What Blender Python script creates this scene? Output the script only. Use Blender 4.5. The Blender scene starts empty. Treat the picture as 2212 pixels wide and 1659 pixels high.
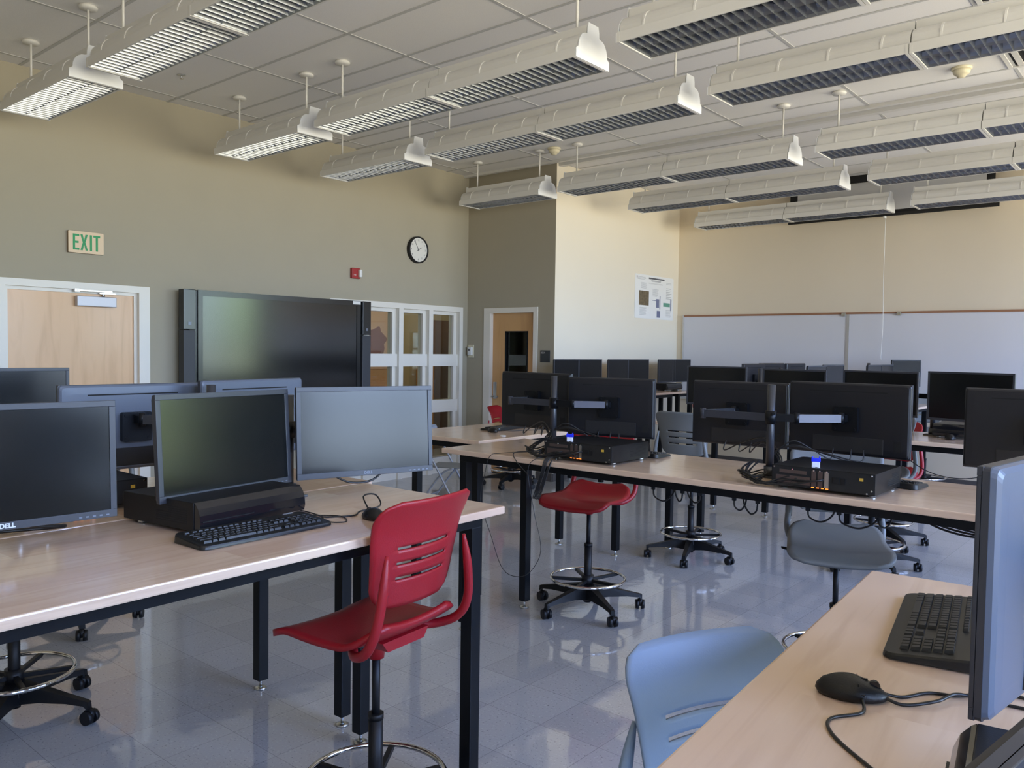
import bpy, bmesh, math, random
from mathutils import Vector, Matrix
random.seed(7)
PI = math.pi
R = math.radians
scn = bpy.context.scene
COL = scn.collection
H = 1.62          # eye height
T = 1.055         # table top height
ZC = 3.92         # ceiling

# ------------------------------------------------------------------ materials
def newmat(name):
    m = bpy.data.materials.new(name); m.use_nodes = True
    nt = m.node_tree
    return m, nt, nt.nodes['Principled BSDF']

def mat(name, col, rough=.5, metal=0., spec=.5, coat=0., noise=0., nscale=20., bump=0., emit=None, es=0., trans=0., coatr=.05):
    m, nt, b = newmat(name)
    b.inputs['Base Color'].default_value = (*col, 1)
    b.inputs['Roughness'].default_value = rough
    b.inputs['Metallic'].default_value = metal
    b.inputs['Specular IOR Level'].default_value = spec
    b.inputs['Coat Weight'].default_value = coat
    b.inputs['Coat Roughness'].default_value = coatr
    b.inputs['Transmission Weight'].default_value = trans
    if emit:
        b.inputs['Emission Color'].default_value = (*emit, 1); b.inputs['Emission Strength'].default_value = es
    if noise or bump:
        tc = nt.nodes.new('ShaderNodeTexCoord'); n = nt.nodes.new('ShaderNodeTexNoise')
        n.inputs['Scale'].default_value = nscale; n.inputs['Detail'].default_value = 3
        nt.links.new(tc.outputs['Object'], n.inputs['Vector'])
        if noise:
            mx = nt.nodes.new('ShaderNodeMix'); mx.data_type = 'RGBA'
            mx.inputs['A'].default_value = (*[max(0, c*(1-noise)) for c in col], 1)
            mx.inputs['B'].default_value = (*[min(1, c*(1+noise)) for c in col], 1)
            nt.links.new(n.outputs['Fac'], mx.inputs['Factor'])
            nt.links.new(mx.outputs['Result'], b.inputs['Base Color'])
        if bump:
            bp = nt.nodes.new('ShaderNodeBump'); bp.inputs['Strength'].default_value = bump
            bp.inputs['Distance'].default_value = .002
            nt.links.new(n.outputs['Fac'], bp.inputs['Height']); nt.links.new(bp.outputs['Normal'], b.inputs['Normal'])
    return m

def mth(nt, op, a, b=None, c=None):
    n = nt.nodes.new('ShaderNodeMath'); n.operation = op
    for i, v in enumerate((a, b, c)):
        if v is None: continue
        if isinstance(v, (int, float)): n.inputs[i].default_value = v
        else: nt.links.new(v, n.inputs[i])
    return n.outputs[0]

def mixc(nt, fac, a, b, blend='MIX'):
    mx = nt.nodes.new('ShaderNodeMix'); mx.data_type = 'RGBA'; mx.blend_type = blend
    for k, v in (('Factor', fac), ('A', a), ('B', b)):
        if isinstance(v, (int, float)): mx.inputs[k].default_value = v
        elif isinstance(v, tuple): mx.inputs[k].default_value = (*v, 1)
        else: nt.links.new(v, mx.inputs[k])
    return mx.outputs['Result']

def wood_mat(name, c1, c2, dark, strip=.095, piece=.85, rough=.22, coat=.35, axis=0, tint=1., gscale=1.):
    m, nt, b = newmat(name)
    tc = nt.nodes.new('ShaderNodeTexCoord'); sp = nt.nodes.new('ShaderNodeSeparateXYZ')
    nt.links.new(tc.outputs['Object'], sp.inputs[0])
    o = [sp.outputs[0], sp.outputs[1], sp.outputs[2]]
    L, Wd = (o[0], o[1]) if axis == 0 else (o[2], o[1])
    row = mth(nt, 'FLOOR', mth(nt, 'DIVIDE', Wd, strip))
    off = mth(nt, 'MULTIPLY', mth(nt, 'FRACT', mth(nt, 'MULTIPLY', row, .618)), piece)
    pc = mth(nt, 'FLOOR', mth(nt, 'DIVIDE', mth(nt, 'ADD', L, off), piece))
    cb = nt.nodes.new('ShaderNodeCombineXYZ'); nt.links.new(row, cb.inputs[0]); nt.links.new(pc, cb.inputs[1])
    wn = nt.nodes.new('ShaderNodeTexWhiteNoise'); wn.noise_dimensions = '3D'; nt.links.new(cb.outputs[0], wn.inputs['Vector'])
    base = mixc(nt, mth(nt, 'MULTIPLY', wn.outputs['Value'], tint), c1, c2)
    # grain stretched along the length
    mp = nt.nodes.new('ShaderNodeMapping'); nt.links.new(tc.outputs['Object'], mp.inputs['Vector'])
    s = [2.2*gscale, 26*gscale, 26*gscale] if axis == 0 else [26*gscale, 26*gscale, 2.2*gscale]
    mp.inputs['Scale'].default_value = s
    addv = nt.nodes.new('ShaderNodeVectorMath'); addv.operation = 'ADD'
    nt.links.new(mp.outputs[0], addv.inputs[0]); nt.links.new(wn.outputs['Color'], addv.inputs[1])
    n1 = nt.nodes.new('ShaderNodeTexNoise'); n1.inputs['Scale'].default_value = 1; n1.inputs['Detail'].default_value = 5
    n1.inputs['Distortion'].default_value = 1.2
    nt.links.new(addv.outputs[0], n1.inputs['Vector'])
    mr = nt.nodes.new('ShaderNodeMapRange'); nt.links.new(n1.outputs['Fac'], mr.inputs['Value'])
    mr.inputs['From Min'].default_value = .48; mr.inputs['From Max'].default_value = .78
    base = mixc(nt, mth(nt, 'MULTIPLY', mr.outputs[0], .55), base, dark)
    nt.links.new(base, b.inputs['Base Color'])
    b.inputs['Roughness'].default_value = rough
    b.inputs['Coat Weight'].default_value = coat; b.inputs['Coat Roughness'].default_value = .12
    return m

def floor_mat():
    m, nt, b = newmat('vinyl_tile_floor')
    tc = nt.nodes.new('ShaderNodeTexCoord'); sp = nt.nodes.new('ShaderNodeSeparateXYZ')
    nt.links.new(tc.outputs['Object'], sp.inputs[0])
    fx = mth(nt, 'DIVIDE', sp.outputs[0], .305); fy = mth(nt, 'DIVIDE', sp.outputs[1], .305)
    ix, iy = mth(nt, 'FLOOR', fx), mth(nt, 'FLOOR', fy)
    cb = nt.nodes.new('ShaderNodeCombineXYZ'); nt.links.new(ix, cb.inputs[0]); nt.links.new(iy, cb.inputs[1])
    wn = nt.nodes.new('ShaderNodeTexWhiteNoise'); nt.links.new(cb.outputs[0], wn.inputs['Vector'])
    col = mixc(nt, wn.outputs['Value'], (.40, .40, .405), (.455, .455, .455))
    vo = nt.nodes.new('ShaderNodeTexNoise'); vo.inputs['Scale'].default_value = 95; vo.inputs['Detail'].default_value = 2
    nt.links.new(tc.outputs['Object'], vo.inputs['Vector'])
    sk = mth(nt, 'GREATER_THAN', vo.outputs['Fac'], .665)
    sw = mth(nt, 'LESS_THAN', vo.outputs['Fac'], .36)
    col = mixc(nt, mth(nt, 'MULTIPLY', sk, .65), col, (.14, .14, .16))
    col = mixc(nt, mth(nt, 'MULTIPLY', sw, .4), col, (.62, .62, .61))
    # joints
    ex = mth(nt, 'ABSOLUTE', mth(nt, 'SUBTRACT', mth(nt, 'FRACT', fx), .5)); ey = mth(nt, 'ABSOLUTE', mth(nt, 'SUBTRACT', mth(nt, 'FRACT', fy), .5))
    j = mth(nt, 'GREATER_THAN', mth(nt, 'MAXIMUM', ex, ey), .4955)
    col = mixc(nt, mth(nt, 'MULTIPLY', j, .6), col, (.17, .17, .18))
    nt.links.new(col, b.inputs['Base Color'])
    n2 = nt.nodes.new('ShaderNodeTexNoise'); n2.inputs['Scale'].default_value = 3.5; n2.inputs['Detail'].default_value = 2
    nt.links.new(tc.outputs['Object'], n2.inputs['Vector'])
    rr = nt.nodes.new('ShaderNodeMapRange'); nt.links.new(n2.outputs['Fac'], rr.inputs['Value'])
    rr.inputs['To Min'].default_value = .03; rr.inputs['To Max'].default_value = .09
    nt.links.new(rr.outputs[0], b.inputs['Roughness'])
    b.inputs['Specular IOR Level'].default_value = 1.0
    bp = nt.nodes.new('ShaderNodeBump'); bp.inputs['Strength'].default_value = .16; bp.inputs['Distance'].default_value = .004
    n3 = nt.nodes.new('ShaderNodeTexNoise'); n3.inputs['Scale'].default_value = 11; nt.links.new(tc.outputs['Object'], n3.inputs['Vector'])
    nt.links.new(n3.outputs['Fac'], bp.inputs['Height']); nt.links.new(bp.outputs['Normal'], b.inputs['Normal'])
    return m

M = {}
M['floor'] = floor_mat()
M['wall_taupe'] = mat('wall_taupe_paint', (.405, .365, .275), .75, noise=.03, nscale=3, bump=.15)
M['wall_cream'] = mat('wall_cream_paint', (.80, .70, .54), .7, noise=.02, nscale=2, bump=.1)
M['ceil'] = mat('ceiling_tile', (.80, .79, .78), .9, noise=.06, nscale=160, bump=.4)
M['grid'] = mat('ceiling_grid_metal', (.52, .52, .51), .55)
M['wall_cream_lit'] = mat('wall_cream_paint_lit', (.84, .765, .62), .7, noise=.02, nscale=2, bump=.1)  # cream wall paint, lightened in colour for the window light on the column
M['frame'] = mat('frame_cream_paint', (.80, .76, .68), .35)
M['maple'] = wood_mat('maple_worktop', (.76, .58, .43), (.62, .42, .31), (.48, .31, .21), strip=.11, rough=.2, coat=.5)
M['maple_plain'] = wood_mat('maple_worktop_plain', (.72, .53, .38), (.68, .48, .34), (.50, .33, .22), strip=.3, piece=2.5, rough=.22, coat=.45, gscale=.6)
M['door'] = wood_mat('door_maple_veneer', (.74, .46, .24), (.72, .44, .22), (.52, .28, .12), strip=.6, piece=9., rough=.35, coat=.15, axis=2, gscale=.35)
M['door2'] = wood_mat('door_oak_veneer', (.62, .36, .15), (.60, .34, .14), (.40, .2, .07), strip=.6, piece=9., rough=.35, coat=.15, axis=2, gscale=.35)
M['darkwood'] = mat('brown_door_wood', (.13, .065, .035), .5, noise=.2, nscale=5)
M['blackmetal'] = mat('black_powder_coat', (.005, .006, .008), .36, spec=.25)
M['chrome'] = mat('chrome', (.75, .75, .76), .09, metal=1)
M['zinc'] = mat('zinc', (.62, .64, .64), .28, metal=1)
M['steel'] = mat('brushed_steel', (.55, .53, .5), .35, metal=1)
M['silver'] = mat('silver_paint', (.50, .50, .54), .4, metal=.3)
M['arm_lit'] = mat('arm_paint_lit', (.12, .125, .155), .35, metal=.2)  # right outer arms: bluish window light painted into the arm colour
M['pole'] = mat('post_black_satin', (.030, .032, .038), .33, spec=.6)
M['arm_half_lit'] = mat('arm_paint_half_lit', (.04, .043, .055), .35, metal=.2)  # left inner arms: half-lit tone of the arms put into the colour
M['blackplas'] = mat('black_plastic', (.007, .0075, .009), .38, spec=.4, noise=.1, nscale=300, bump=.2)
M['bezel'] = mat('dark_slate_bezel', (.035, .038, .047), .36, spec=.5)
M['back'] = mat('monitor_back_plastic', (.010, .011, .015), .36, spec=.42)
M['back_grey_skylit'] = mat('monitor_back_grey_skylit', (.105, .125, .165), .36)  # grey back plastic with blue sky light put into the colour
M['backshade'] = mat('monitor_recess_plastic', (.012, .012, .014), .6)
M['screen'] = mat('matte_screen', (.005, .006, .007), .18, spec=.42, noise=.3, nscale=14)
M['gloss'] = mat('gloss_black', (.010, .010, .012), .07, spec=.6)
M['tvscreen'] = mat('touch_screen_glass', (.006, .006, .006), .14, spec=.62)
M['tvbezel'] = mat('touch_display_bezel', (.010, .011, .011), .22, spec=.5)
M['tvside'] = mat('speaker_bar_grey', (.035, .037, .042), .5)
M['caseblk'] = mat('case_black_steel', (.007, .007, .008), .42, spec=.3, bump=.1, nscale=600)
M['case_brown'] = mat('case_grey_steel', (.055, .053, .055), .45, bump=.15, nscale=600)
M['red'] = mat('red_shell_plastic', (.33, .009, .016), .38, spec=.45, bump=.25, nscale=260)
M['grey'] = mat('grey_shell_plastic', (.19, .20, .20), .42, spec=.45, bump=.25, nscale=260)
M['grey_skylit'] = mat('grey_shell_skylit', (.23, .32, .46), .42, spec=.45, bump=.2, nscale=260)  # grey shell, the blue of the sky light painted into its colour
M['foldgrey'] = mat('folding_chair_enamel', (.36, .38, .43), .35, metal=.2)
M['stoolblk'] = mat('stool_black_nylon', (.006, .0065, .008), .45, spec=.35)
M['fix'] = mat('fixture_white_enamel', (.70, .69, .66), .38)
M['fixend'] = mat('fixture_end_plate', (.82, .84, .86), .30)
M['fixrib'] = mat('fixture_rib', (.80, .79, .76), .4)
M['louver'] = mat('louver_aluminium', (.36, .38, .40), .31, metal=.95)
M['fixin'] = mat('fixture_reflector', (.42, .43, .45), .3, metal=.8)
M['white'] = mat('white_plastic', (.78, .78, .75), .4)
M['ivory'] = mat('ivory_plastic', (.72, .66, .48), .45)
M['board'] = mat('whiteboard_enamel', (.72, .72, .76), .22, spec=.5)
M['cork'] = mat('map_rail_brown', (.35, .17, .09), .6)
M['alu'] = mat('aluminium_trim', (.62, .62, .62), .35, metal=.6)
M['screenfab'] = mat('projection_fabric', (.66, .66, .66), .8)
M['blk'] = mat('matte_black', (.008, .008, .008), .7)
M['exitface'] = mat('exit_sign_face', (.80, .62, .42), .5, noise=.03, nscale=60)
M['green'] = mat('exit_green', (.006, .30, .09), .45)
M['brown'] = mat('sign_housing_brown', (.20, .14, .08), .5)
M['alarm'] = mat('alarm_red', (.36, .015, .015), .4)
M['clockface'] = mat('clock_face', (.80, .79, .74), .3, coat=.6)
M['ink'] = mat('ink_grey', (.10, .10, .11), .7)
M['inkl'] = mat('ink_light', (.50, .50, .50), .8)
M['paper'] = mat('poster_paper', (.86, .86, .84), .5)
M['photo'] = mat('poster_photo', (.16, .12, .07), .6, noise=.9, nscale=25)
M['pgreen'] = mat('poster_green', (.12, .33, .24), .6)
M['pblue'] = mat('poster_slate', (.17, .19, .30), .6)
M['sign'] = mat('room_sign_dark', (.035, .04, .042), .4)
M['signtext'] = mat('room_sign_text', (.55, .55, .52), .5)
M['base'] = mat('rubber_base_trim', (.10, .09, .085), .5)
M['cable'] = mat('black_cable', (.010, .010, .011), .4)
M['cableg'] = mat('grey_cable', (.16, .16, .17), .4)
M['bluevga'] = mat('blue_plug', (.012, .03, .75), .35)
M['whiteplug'] = mat('white_plug', (.75, .78, .85), .35)
M['pcb'] = mat('port_strip_metal', (.13, .095, .085), .4, metal=.6)
M['led'] = mat('orange_led', (.9, .2, .02), .5, emit=(1, .22, .03), es=2.2)
M['gold'] = mat('gold_badge', (.6, .38, .05), .4)
M['key'] = mat('keycap', (.012, .013, .014), .42)
M['keyb'] = mat('keyboard_body', (.008, .009, .010), .38)
M['logo'] = mat('logo_silver', (.62, .66, .75), .35, metal=.3)
M['logod'] = mat('logo_dim', (.14, .16, .2), .35, metal=.3)
M['slot'] = mat('slot_black', (.004, .004, .004), .8)
M['cord'] = mat('white_cord', (.85, .85, .82), .6)
M['pinkpaper'] = mat('notice_paper', (.62, .45, .36), .7)
M['plum'] = mat('plum_paper', (.26, .15, .16), .8)
M['corkboard'] = mat('tan_board', (.50, .33, .2), .8, noise=.1, nscale=30)
M['orangewood'] = mat('honey_wood', (.55, .27, .08), .5, noise=.15, nscale=8)
M['tanwall'] = mat('corridor_paint', (.42, .36, .23), .8)

def glass_mat():
    m = bpy.data.materials.new('window_glass'); m.use_nodes = True; nt = m.node_tree
    for n in list(nt.nodes): nt.nodes.remove(n)
    out = nt.nodes.new('ShaderNodeOutputMaterial'); tr = nt.nodes.new('ShaderNodeBsdfTransparent'); gl = nt.nodes.new('ShaderNodeBsdfGlossy')
    tr.inputs[0].default_value = (.86, .89, .85, 1); gl.inputs['Roughness'].default_value = .02
    mx = nt.nodes.new('ShaderNodeMixShader'); fr = nt.nodes.new('ShaderNodeFresnel'); fr.inputs['IOR'].default_value = 1.35
    nt.links.new(fr.outputs[0], mx.inputs[0]); nt.links.new(tr.outputs[0], mx.inputs[1]); nt.links.new(gl.outputs[0], mx.inputs[2])
    nt.links.new(mx.outputs[0], out.inputs[0])
    return m
M['glass'] = glass_mat()

# ------------------------------------------------------------------ mesh helpers
def box(bm, x0, y0, z0, x1, y1, z1, bev=0., mx=None, mi=0):
    vs = [bm.verts.new(p) for p in ((x0, y0, z0), (x1, y0, z0), (x1, y1, z0), (x0, y1, z0), (x0, y0, z1), (x1, y0, z1), (x1, y1, z1), (x0, y1, z1))]
    fs = [bm.faces.new([vs[i] for i in q]) for q in ((0, 3, 2, 1), (4, 5, 6, 7), (0, 1, 5, 4), (1, 2, 6, 5), (2, 3, 7, 6), (3, 0, 4, 7))]
    for f in fs: f.material_index = mi
    if bev:
        es = list({e for f in fs for e in f.edges})
        r = bmesh.ops.bevel(bm, geom=es, offset=bev, segments=2, affect='EDGES', profile=.6)
        vs = list({v for f in r['faces'] for v in f.verts} | {v for v in vs if v.is_valid})
    if mx is not None:
        vs2 = [v for v in vs if v.is_valid]
        bmesh.ops.transform(bm, matrix=mx, verts=vs2)
    return vs

def cyl(bm, p0, p1, r0, r1=None, n=16, cap=True, mi=0):
    r1 = r0 if r1 is None else r1
    p0, p1 = Vector(p0), Vector(p1); d = (p1-p0).normalized()
    a = d.orthogonal().normalized(); b = d.cross(a)
    A = [bm.verts.new(p0+(a*math.cos(t)+b*math.sin(t))*r0) for t in [2*PI*i/n for i in range(n)]]
    B = [bm.verts.new(p1+(a*math.cos(t)+b*math.sin(t))*r1) for t in [2*PI*i/n for i in range(n)]]
    for i in range(n):
        f = bm.faces.new((A[i], A[(i+1) % n], B[(i+1) % n], B[i])); f.smooth = True; f.material_index = mi
    if cap:
        bm.faces.new(list(reversed(A))).material_index = mi; bm.faces.new(B).material_index = mi

def lathe(bm, prof, n=24, c=(0, 0, 0), smooth=True):
    rings = []
    for r, z in prof:
        rings.append([bm.verts.new((c[0]+r*math.cos(2*PI*i/n), c[1]+r*math.sin(2*PI*i/n), c[2]+z)) for i in range(n)])
    for a, b in zip(rings, rings[1:]):
        for i in range(n):
            f = bm.faces.new((a[i], a[(i+1) % n], b[(i+1) % n], b[i])); f.smooth = smooth
    bm.faces.new(list(reversed(rings[0]))); bm.faces.new(rings[-1])

def catmull(pts, k=6, closed=False):
    P = [Vector(p) for p in pts]; out = []
    n = len(P)
    rng = range(n if closed else n-1)
    for i in rng:
        p0 = P[(i-1) % n] if closed or i > 0 else P[0]*2-P[1]
        p1 = P[i]; p2 = P[(i+1) % n]
        p3 = P[(i+2) % n] if closed or i+2 < n else P[-1]*2-P[-2]
        for j in range(k):
            t = j/k
            out.append(.5*((2*p1)+(-p0+p2)*t+(2*p0-5*p1+4*p2-p3)*t*t+(-p0+3*p1-3*p2+p3)*t**3))
    if not closed: out.append(P[-1])
    return out

def tube(bm, pts, r, n=8, k=6, rad=None, closed=False, flat=1.):
    P = catmull(pts, k, closed) if k else [Vector(p) for p in pts]
    m = len(P); rings = []
    up = None
    for i, p in enumerate(P):
        d = (P[(i+1) % m]-P[i-1]) if closed else (P[min(i+1, m-1)]-P[max(i-1, 0)])
        d.normalize()
        if up is None: up = d.orthogonal().normalized()
        a = (up-d*up.dot(d))
        a = a.normalized() if a.length > 1e-6 else d.orthogonal().normalized()
        up = a; b = d.cross(a)
        rr = r if rad is None else rad(i/(m-1))
        rings.append([bm.verts.new(p+(a*math.cos(t)*flat+b*math.sin(t))*rr) for t in [2*PI*j/n for j in range(n)]])
    for i in range(m if closed else m-1):
        A, B = rings[i], rings[(i+1) % m]
        for j in range(n):
            f = bm.faces.new((A[j], A[(j+1) % n], B[(j+1) % n], B[j])); f.smooth = True
    if not closed:
        bm.faces.new(list(reversed(rings[0]))); bm.faces.new(rings[-1])

def prism(bm, poly, axis, a, b, mi=0):
    """extrude polygon (2D) along axis between a and b"""
    def P(u, v, w):
        return {'x': (w, u, v), 'y': (u, w, v), 'z': (u, v, w)}[axis]
    A = [bm.verts.new(P(u, v, a)) for u, v in poly]; B = [bm.verts.new(P(u, v, b)) for u, v in poly]
    n = len(poly)
    for i in range(n):
        bm.faces.new((A[i], A[(i+1) % n], B[(i+1) % n], B[i])).material_index = mi
    bm.faces.new(list(reversed(A))).material_index = mi; bm.faces.new(B).material_index = mi

def torus(bm, R0, r, z=0, n=48, m=10, c=(0, 0)):
    pts = [(c[0]+R0*math.cos(2*PI*i/n), c[1]+R0*math.sin(2*PI*i/n), z) for i in range(n)]
    tube(bm, pts, r, n=m, k=0, closed=True)

def rrect(w, h, r, n=5):
    out = []
    for cx, cy, a0 in ((w/2-r, h/2-r, 0), (-w/2+r, h/2-r, 90), (-w/2+r, -h/2+r, 180), (w/2-r, -h/2+r, 270)):
        for i in range(n+1):
            a = R(a0+90*i/n); out.append((cx+r*math.cos(a), cy+r*math.sin(a)))
    return out

def link(name, bm, mats, parent=None, loc=(0, 0, 0), rot=(0, 0, 0), fix=True, smooth=None):
    if fix: bmesh.ops.recalc_face_normals(bm, faces=bm.faces[:])
    me = bpy.data.meshes.new(name); bm.to_mesh(me); bm.free()
    for m in (mats if isinstance(mats, (list, tuple)) else [mats]): me.materials.append(m)
    if smooth: 
        for p in me.polygons: p.use_smooth = True
    o = bpy.data.objects.new(name, me); COL.objects.link(o)
    o.parent = parent; o.location = loc; o.rotation_euler = rot
    return o

def part(name, fn, m, parent, **k):
    bm = bmesh.new(); fn(bm); return link(name, bm, m, parent, **k)

def thing(name, label, cat, loc=(0, 0, 0), rz=0., group=None, rot=None):
    o = bpy.data.objects.new(name, None); COL.objects.link(o); o.empty_display_size = .05
    o.location = loc; o.rotation_euler = rot if rot else (0, 0, rz)
    o['label'] = label; o['category'] = cat
    if group: o['group'] = group
    return o

def tag(o, label, cat, group=None):
    o['label'] = label; o['category'] = cat
    if group: o['group'] = group
    return o

def struct(name, fn, m, **k):
    o = part(name, fn, m, None, **k); o['kind'] = 'structure'; return o

def dup(root, loc=None, rz=None, label=None, group=None, rot=None):
    kids = {}
    for o in bpy.data.objects: kids.setdefault(o.parent, []).append(o)
    def cp(o, par):
        c = o.copy(); COL.objects.link(c); c.parent = par
        for ch in kids.get(o, []): cp(ch, c)
        return c
    r = cp(root, None)
    if loc is not None: r.location = loc
    if rz is not None: r.rotation_euler = (0, 0, rz)
    if rot is not None: r.rotation_euler = rot
    if label: r['label'] = label
    if group: r['group'] = group
    return r

def text(name, s, size, m, parent, mx, depth=.0006, align='CENTER', shear=0., bold=0.):
    cu = bpy.data.curves.new('t', 'FONT'); cu.body = s; cu.size = size; cu.align_x = align; cu.align_y = 'CENTER'
    cu.extrude = depth; cu.shear = shear; cu.offset = bold
    to = bpy.data.objects.new('t', cu); COL.objects.link(to)
    bpy.context.view_layer.update()
    me = bpy.data.meshes.new_from_object(to.evaluated_get(bpy.context.evaluated_depsgraph_get()))
    bpy.data.objects.remove(to); bpy.data.curves.remove(cu)
    me.materials.clear(); me.materials.append(m); me.name = name
    me.transform(mx)
    o = bpy.data.objects.new(name, me); COL.objects.link(o); o.parent = parent
    return o
def face_mx(loc, normal, up=(0, 0, 1)):
    n = Vector(normal).normalized(); u = Vector(up); x = u.cross(n).normalized(); y = n.cross(x)
    m = Matrix((x, y, n)).transposed().to_4x4(); m.translation = Vector(loc); return m

# ------------------------------------------------------------------ camera
cam = bpy.data.cameras.new('camera'); co = bpy.data.objects.new('camera', cam); COL.objects.link(co)
F, YAW, PITCH, ROLL = 1763.99, .702255, .0413054, -.0145102
fw = Vector((-math.sin(YAW)*math.cos(PITCH), math.cos(YAW)*math.cos(PITCH), -math.sin(PITCH)))
r0 = Vector((math.cos(YAW), math.sin(YAW), 0)); d0 = fw.cross(r0)
rv = math.cos(ROLL)*r0+math.sin(ROLL)*d0; dv = -math.sin(ROLL)*r0+math.cos(ROLL)*d0
mw = Matrix((rv, -dv, -fw)).transposed().to_4x4(); mw.translation = Vector((0, 0, H)); co.matrix_world = mw
cam.sensor_width = 36; cam.lens = F/2212*36; cam.clip_start = .02
scn.camera = co

# ------------------------------------------------------------------ room shell
XW, YW, XB, YB, XR, YS = -7.57, 8.0, -6.10, 11.06, 2.4, -1.6
def f_floor(bm): box(bm, -12, YS-.2, -.1, XR+.2, 13, 0)
struct('floor', f_floor, M['floor'])
def f_ceil(bm): box(bm, XW-.15, YS-.2, ZC, XR+.3, YB+.2, ZC+.12)
struct('ceiling', f_ceil, M['ceil'])
def f_grid(bm):
    w = .012
    for x in (-7.36, -6.10, -4.87, -3.66, -2.44, -1.23, -.01, 1.21):
        box(bm, x-w, YS, ZC-.004, x+w, YB, ZC+.01)
    for y in (-1.1, -.5, .1, .75, 1.35, 1.97, 2.58, 3.2, 3.84, 4.415, 4.70, 5.80, 6.10, 7.0, 7.58, 8.45, 9.05, 9.65, 10.25, 10.75):
        box(bm, XW, y-w, ZC-.0045, XR, y+w, ZC+.01)
struct('trim_1', f_grid, M['grid'])
def f_reveal(bm):
    box(bm, XW+.0, 7.90, ZC-.03, XR, 7.95, ZC+.01); box(bm, XW, 8.03, ZC-.045, XR, 8.10, ZC+.01)
struct('trim_2', f_reveal, M['fix'])

# left wall W1 with door frame, sidelight and interior window
D0, D1 = 2.45, 3.56      # door opening
S0 = 1.75                # sidelight start
G0, G1 = 5.78, 7.90      # interior window
def f_w1(bm):
    x0, x1 = XW-.14, XW
    box(bm, x0, YS, 0, x1, S0-.05, ZC); box(bm, x0, S0-.05, 2.16, x1, D1+.10, ZC)
    box(bm, x0, D1+.10, 0, x1, G0-.05, ZC); box(bm, x0, G0-.05, 2.18, x1, G1, ZC); box(bm, x0, G1, 0, x1, YW+.15, ZC)
struct('wall_left', f_w1, M['wall_taupe'])
def f_w2(bm):
    # door opening x -7.16..-6.40, top 2.13
    box(bm, XW, YW, 0, -7.26, YW+.14, ZC); box(bm, -6.36, YW, 0, XB-.004, YW+.14, ZC); box(bm, -7.26, YW, 2.165, -6.36, YW+.14, ZC)
struct('wall_alcove', f_w2, M['wall_taupe'])
def f_w2b(bm):
    box(bm, XB-.14, YW+.141, 0, XB, YB+.14, ZC)
    box(bm, XB-.004, YW, 0, XB, YW+.141, ZC)
struct('wall_column', f_w2b, M['wall_cream_lit'])
struct('wall_back', lambda bm: box(bm, XB, YB, 0, XR+.14, YB+.14, ZC), M['wall_cream'])
struct('wall_near', lambda bm: box(bm, XW, YS-.14, 0, XR+.14, YS, ZC), M['wall_cream'])
WIN = [(-1.3, 1.05), (1.95, 4.1), (4.4, 6.3), (7.2, 9.0), (9.25, 10.95)]
WZ0, WZ1 = .98, 3.6
def f_wr(bm):
    ys = [YS]
    box(bm, XR, YS, 0, XR+.22, YB, WZ0); box(bm, XR, YS, WZ1, XR+.22, YB, ZC)
    y = YS
    for a, b in WIN: box(bm, XR, y, WZ0, XR+.22, a, WZ1); y = b
    box(bm, XR, y, WZ0, XR+.22, YB, WZ1)
struct('wall_right', f_wr, M['wall_cream'])
for i, (a, b) in enumerate(WIN):
    w = bpy.data.objects.new('window_%d' % (i+2), None); COL.objects.link(w); w['kind'] = 'structure'; w.location = (XR+.11, (a+b)/2, WZ0)
    hw = (b-a)/2; hh = WZ1-WZ0
    def fr(bm):
        for y in (-hw, -.025, hw-.05): box(bm, -.03, y, 0, .03, y+.05, hh)
        for z in (0, .62, hh-.05): box(bm, -.03, -hw, z, .03, hw, z+.05)
    part('window_frame', fr, M['blackmetal'], w)
    part('pane', lambda bm: box(bm, -.004, -hw, 0, .004, hw, hh), M['glass'], w)
def f_bb(bm):
    box(bm, XW, S0-.05-3, 0, XW+.012, S0-.06, .10); box(bm, XW, D1+.11, 0, XW+.012, G0-.06, .10)
struct('baseboard_left', f_bb, M['base'])
struct('baseboard_alcove', lambda bm: (box(bm, XW, YW-.012, 0, -7.27, YW, .10), box(bm, -6.35, YW-.012, 0, XB, YW, .10)), M['base'])
struct('baseboard_column', lambda bm: box(bm, XB, YW, 0, XB+.012, YB, .10), M['base'])
struct('baseboard_back', lambda bm: box(bm, XB, YB-.012, 0, XR, YB, .13), M['base'])

# door 1 (with sidelight)
d1 = bpy.data.objects.new('door_1', None); COL.objects.link(d1); d1['kind'] = 'structure'; d1.location = (XW, (D0+D1)/2, 0)
oy = (D0+D1)/2
def f_df(bm):
    x0, x1 = -.14, .014
    for y0, y1 in ((S0-.05, S0), (2.37, D0), (D1, D1+.10)):
        box(bm, x0, y0-oy, 0, x1, y1-oy, 2.10)
    box(bm, x0, S0-.05-oy, 2.10, x1, D1+.10-oy, 2.16)
    # inner rebates
    box(bm, x0+.001, D1-.03-oy, 0, -.03, D1-oy, 2.07); box(bm, x0+.001, D0-oy, 2.07, -.03, D1-oy, 2.10); box(bm, x0+.001, D0-oy, 0, -.03, D0+.03-oy, 2.07)
    box(bm, x0+.001, S0-oy, 1.35, -.03, 2.37-oy, 1.50); box(bm, x0+.001, S0-oy, 0, -.03, 2.37-oy, .2)
    box(bm, x0+.001, S0-oy, 2.04, -.04, 2.37-oy, 2.10); box(bm, x0+.001, 2.32-oy, .2, -.04, 2.37-oy, 1.35); box(bm, x0+.001, 2.32-oy, 1.5, -.04, 2.37-oy, 2.04)
part('door_frame', f_df, M['frame'], d1)
part('door_leaf', lambda bm: box(bm, -.085, D0+.03-oy, .01, -.045, D1-.03-oy, 2.07), M['door'], d1)
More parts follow.
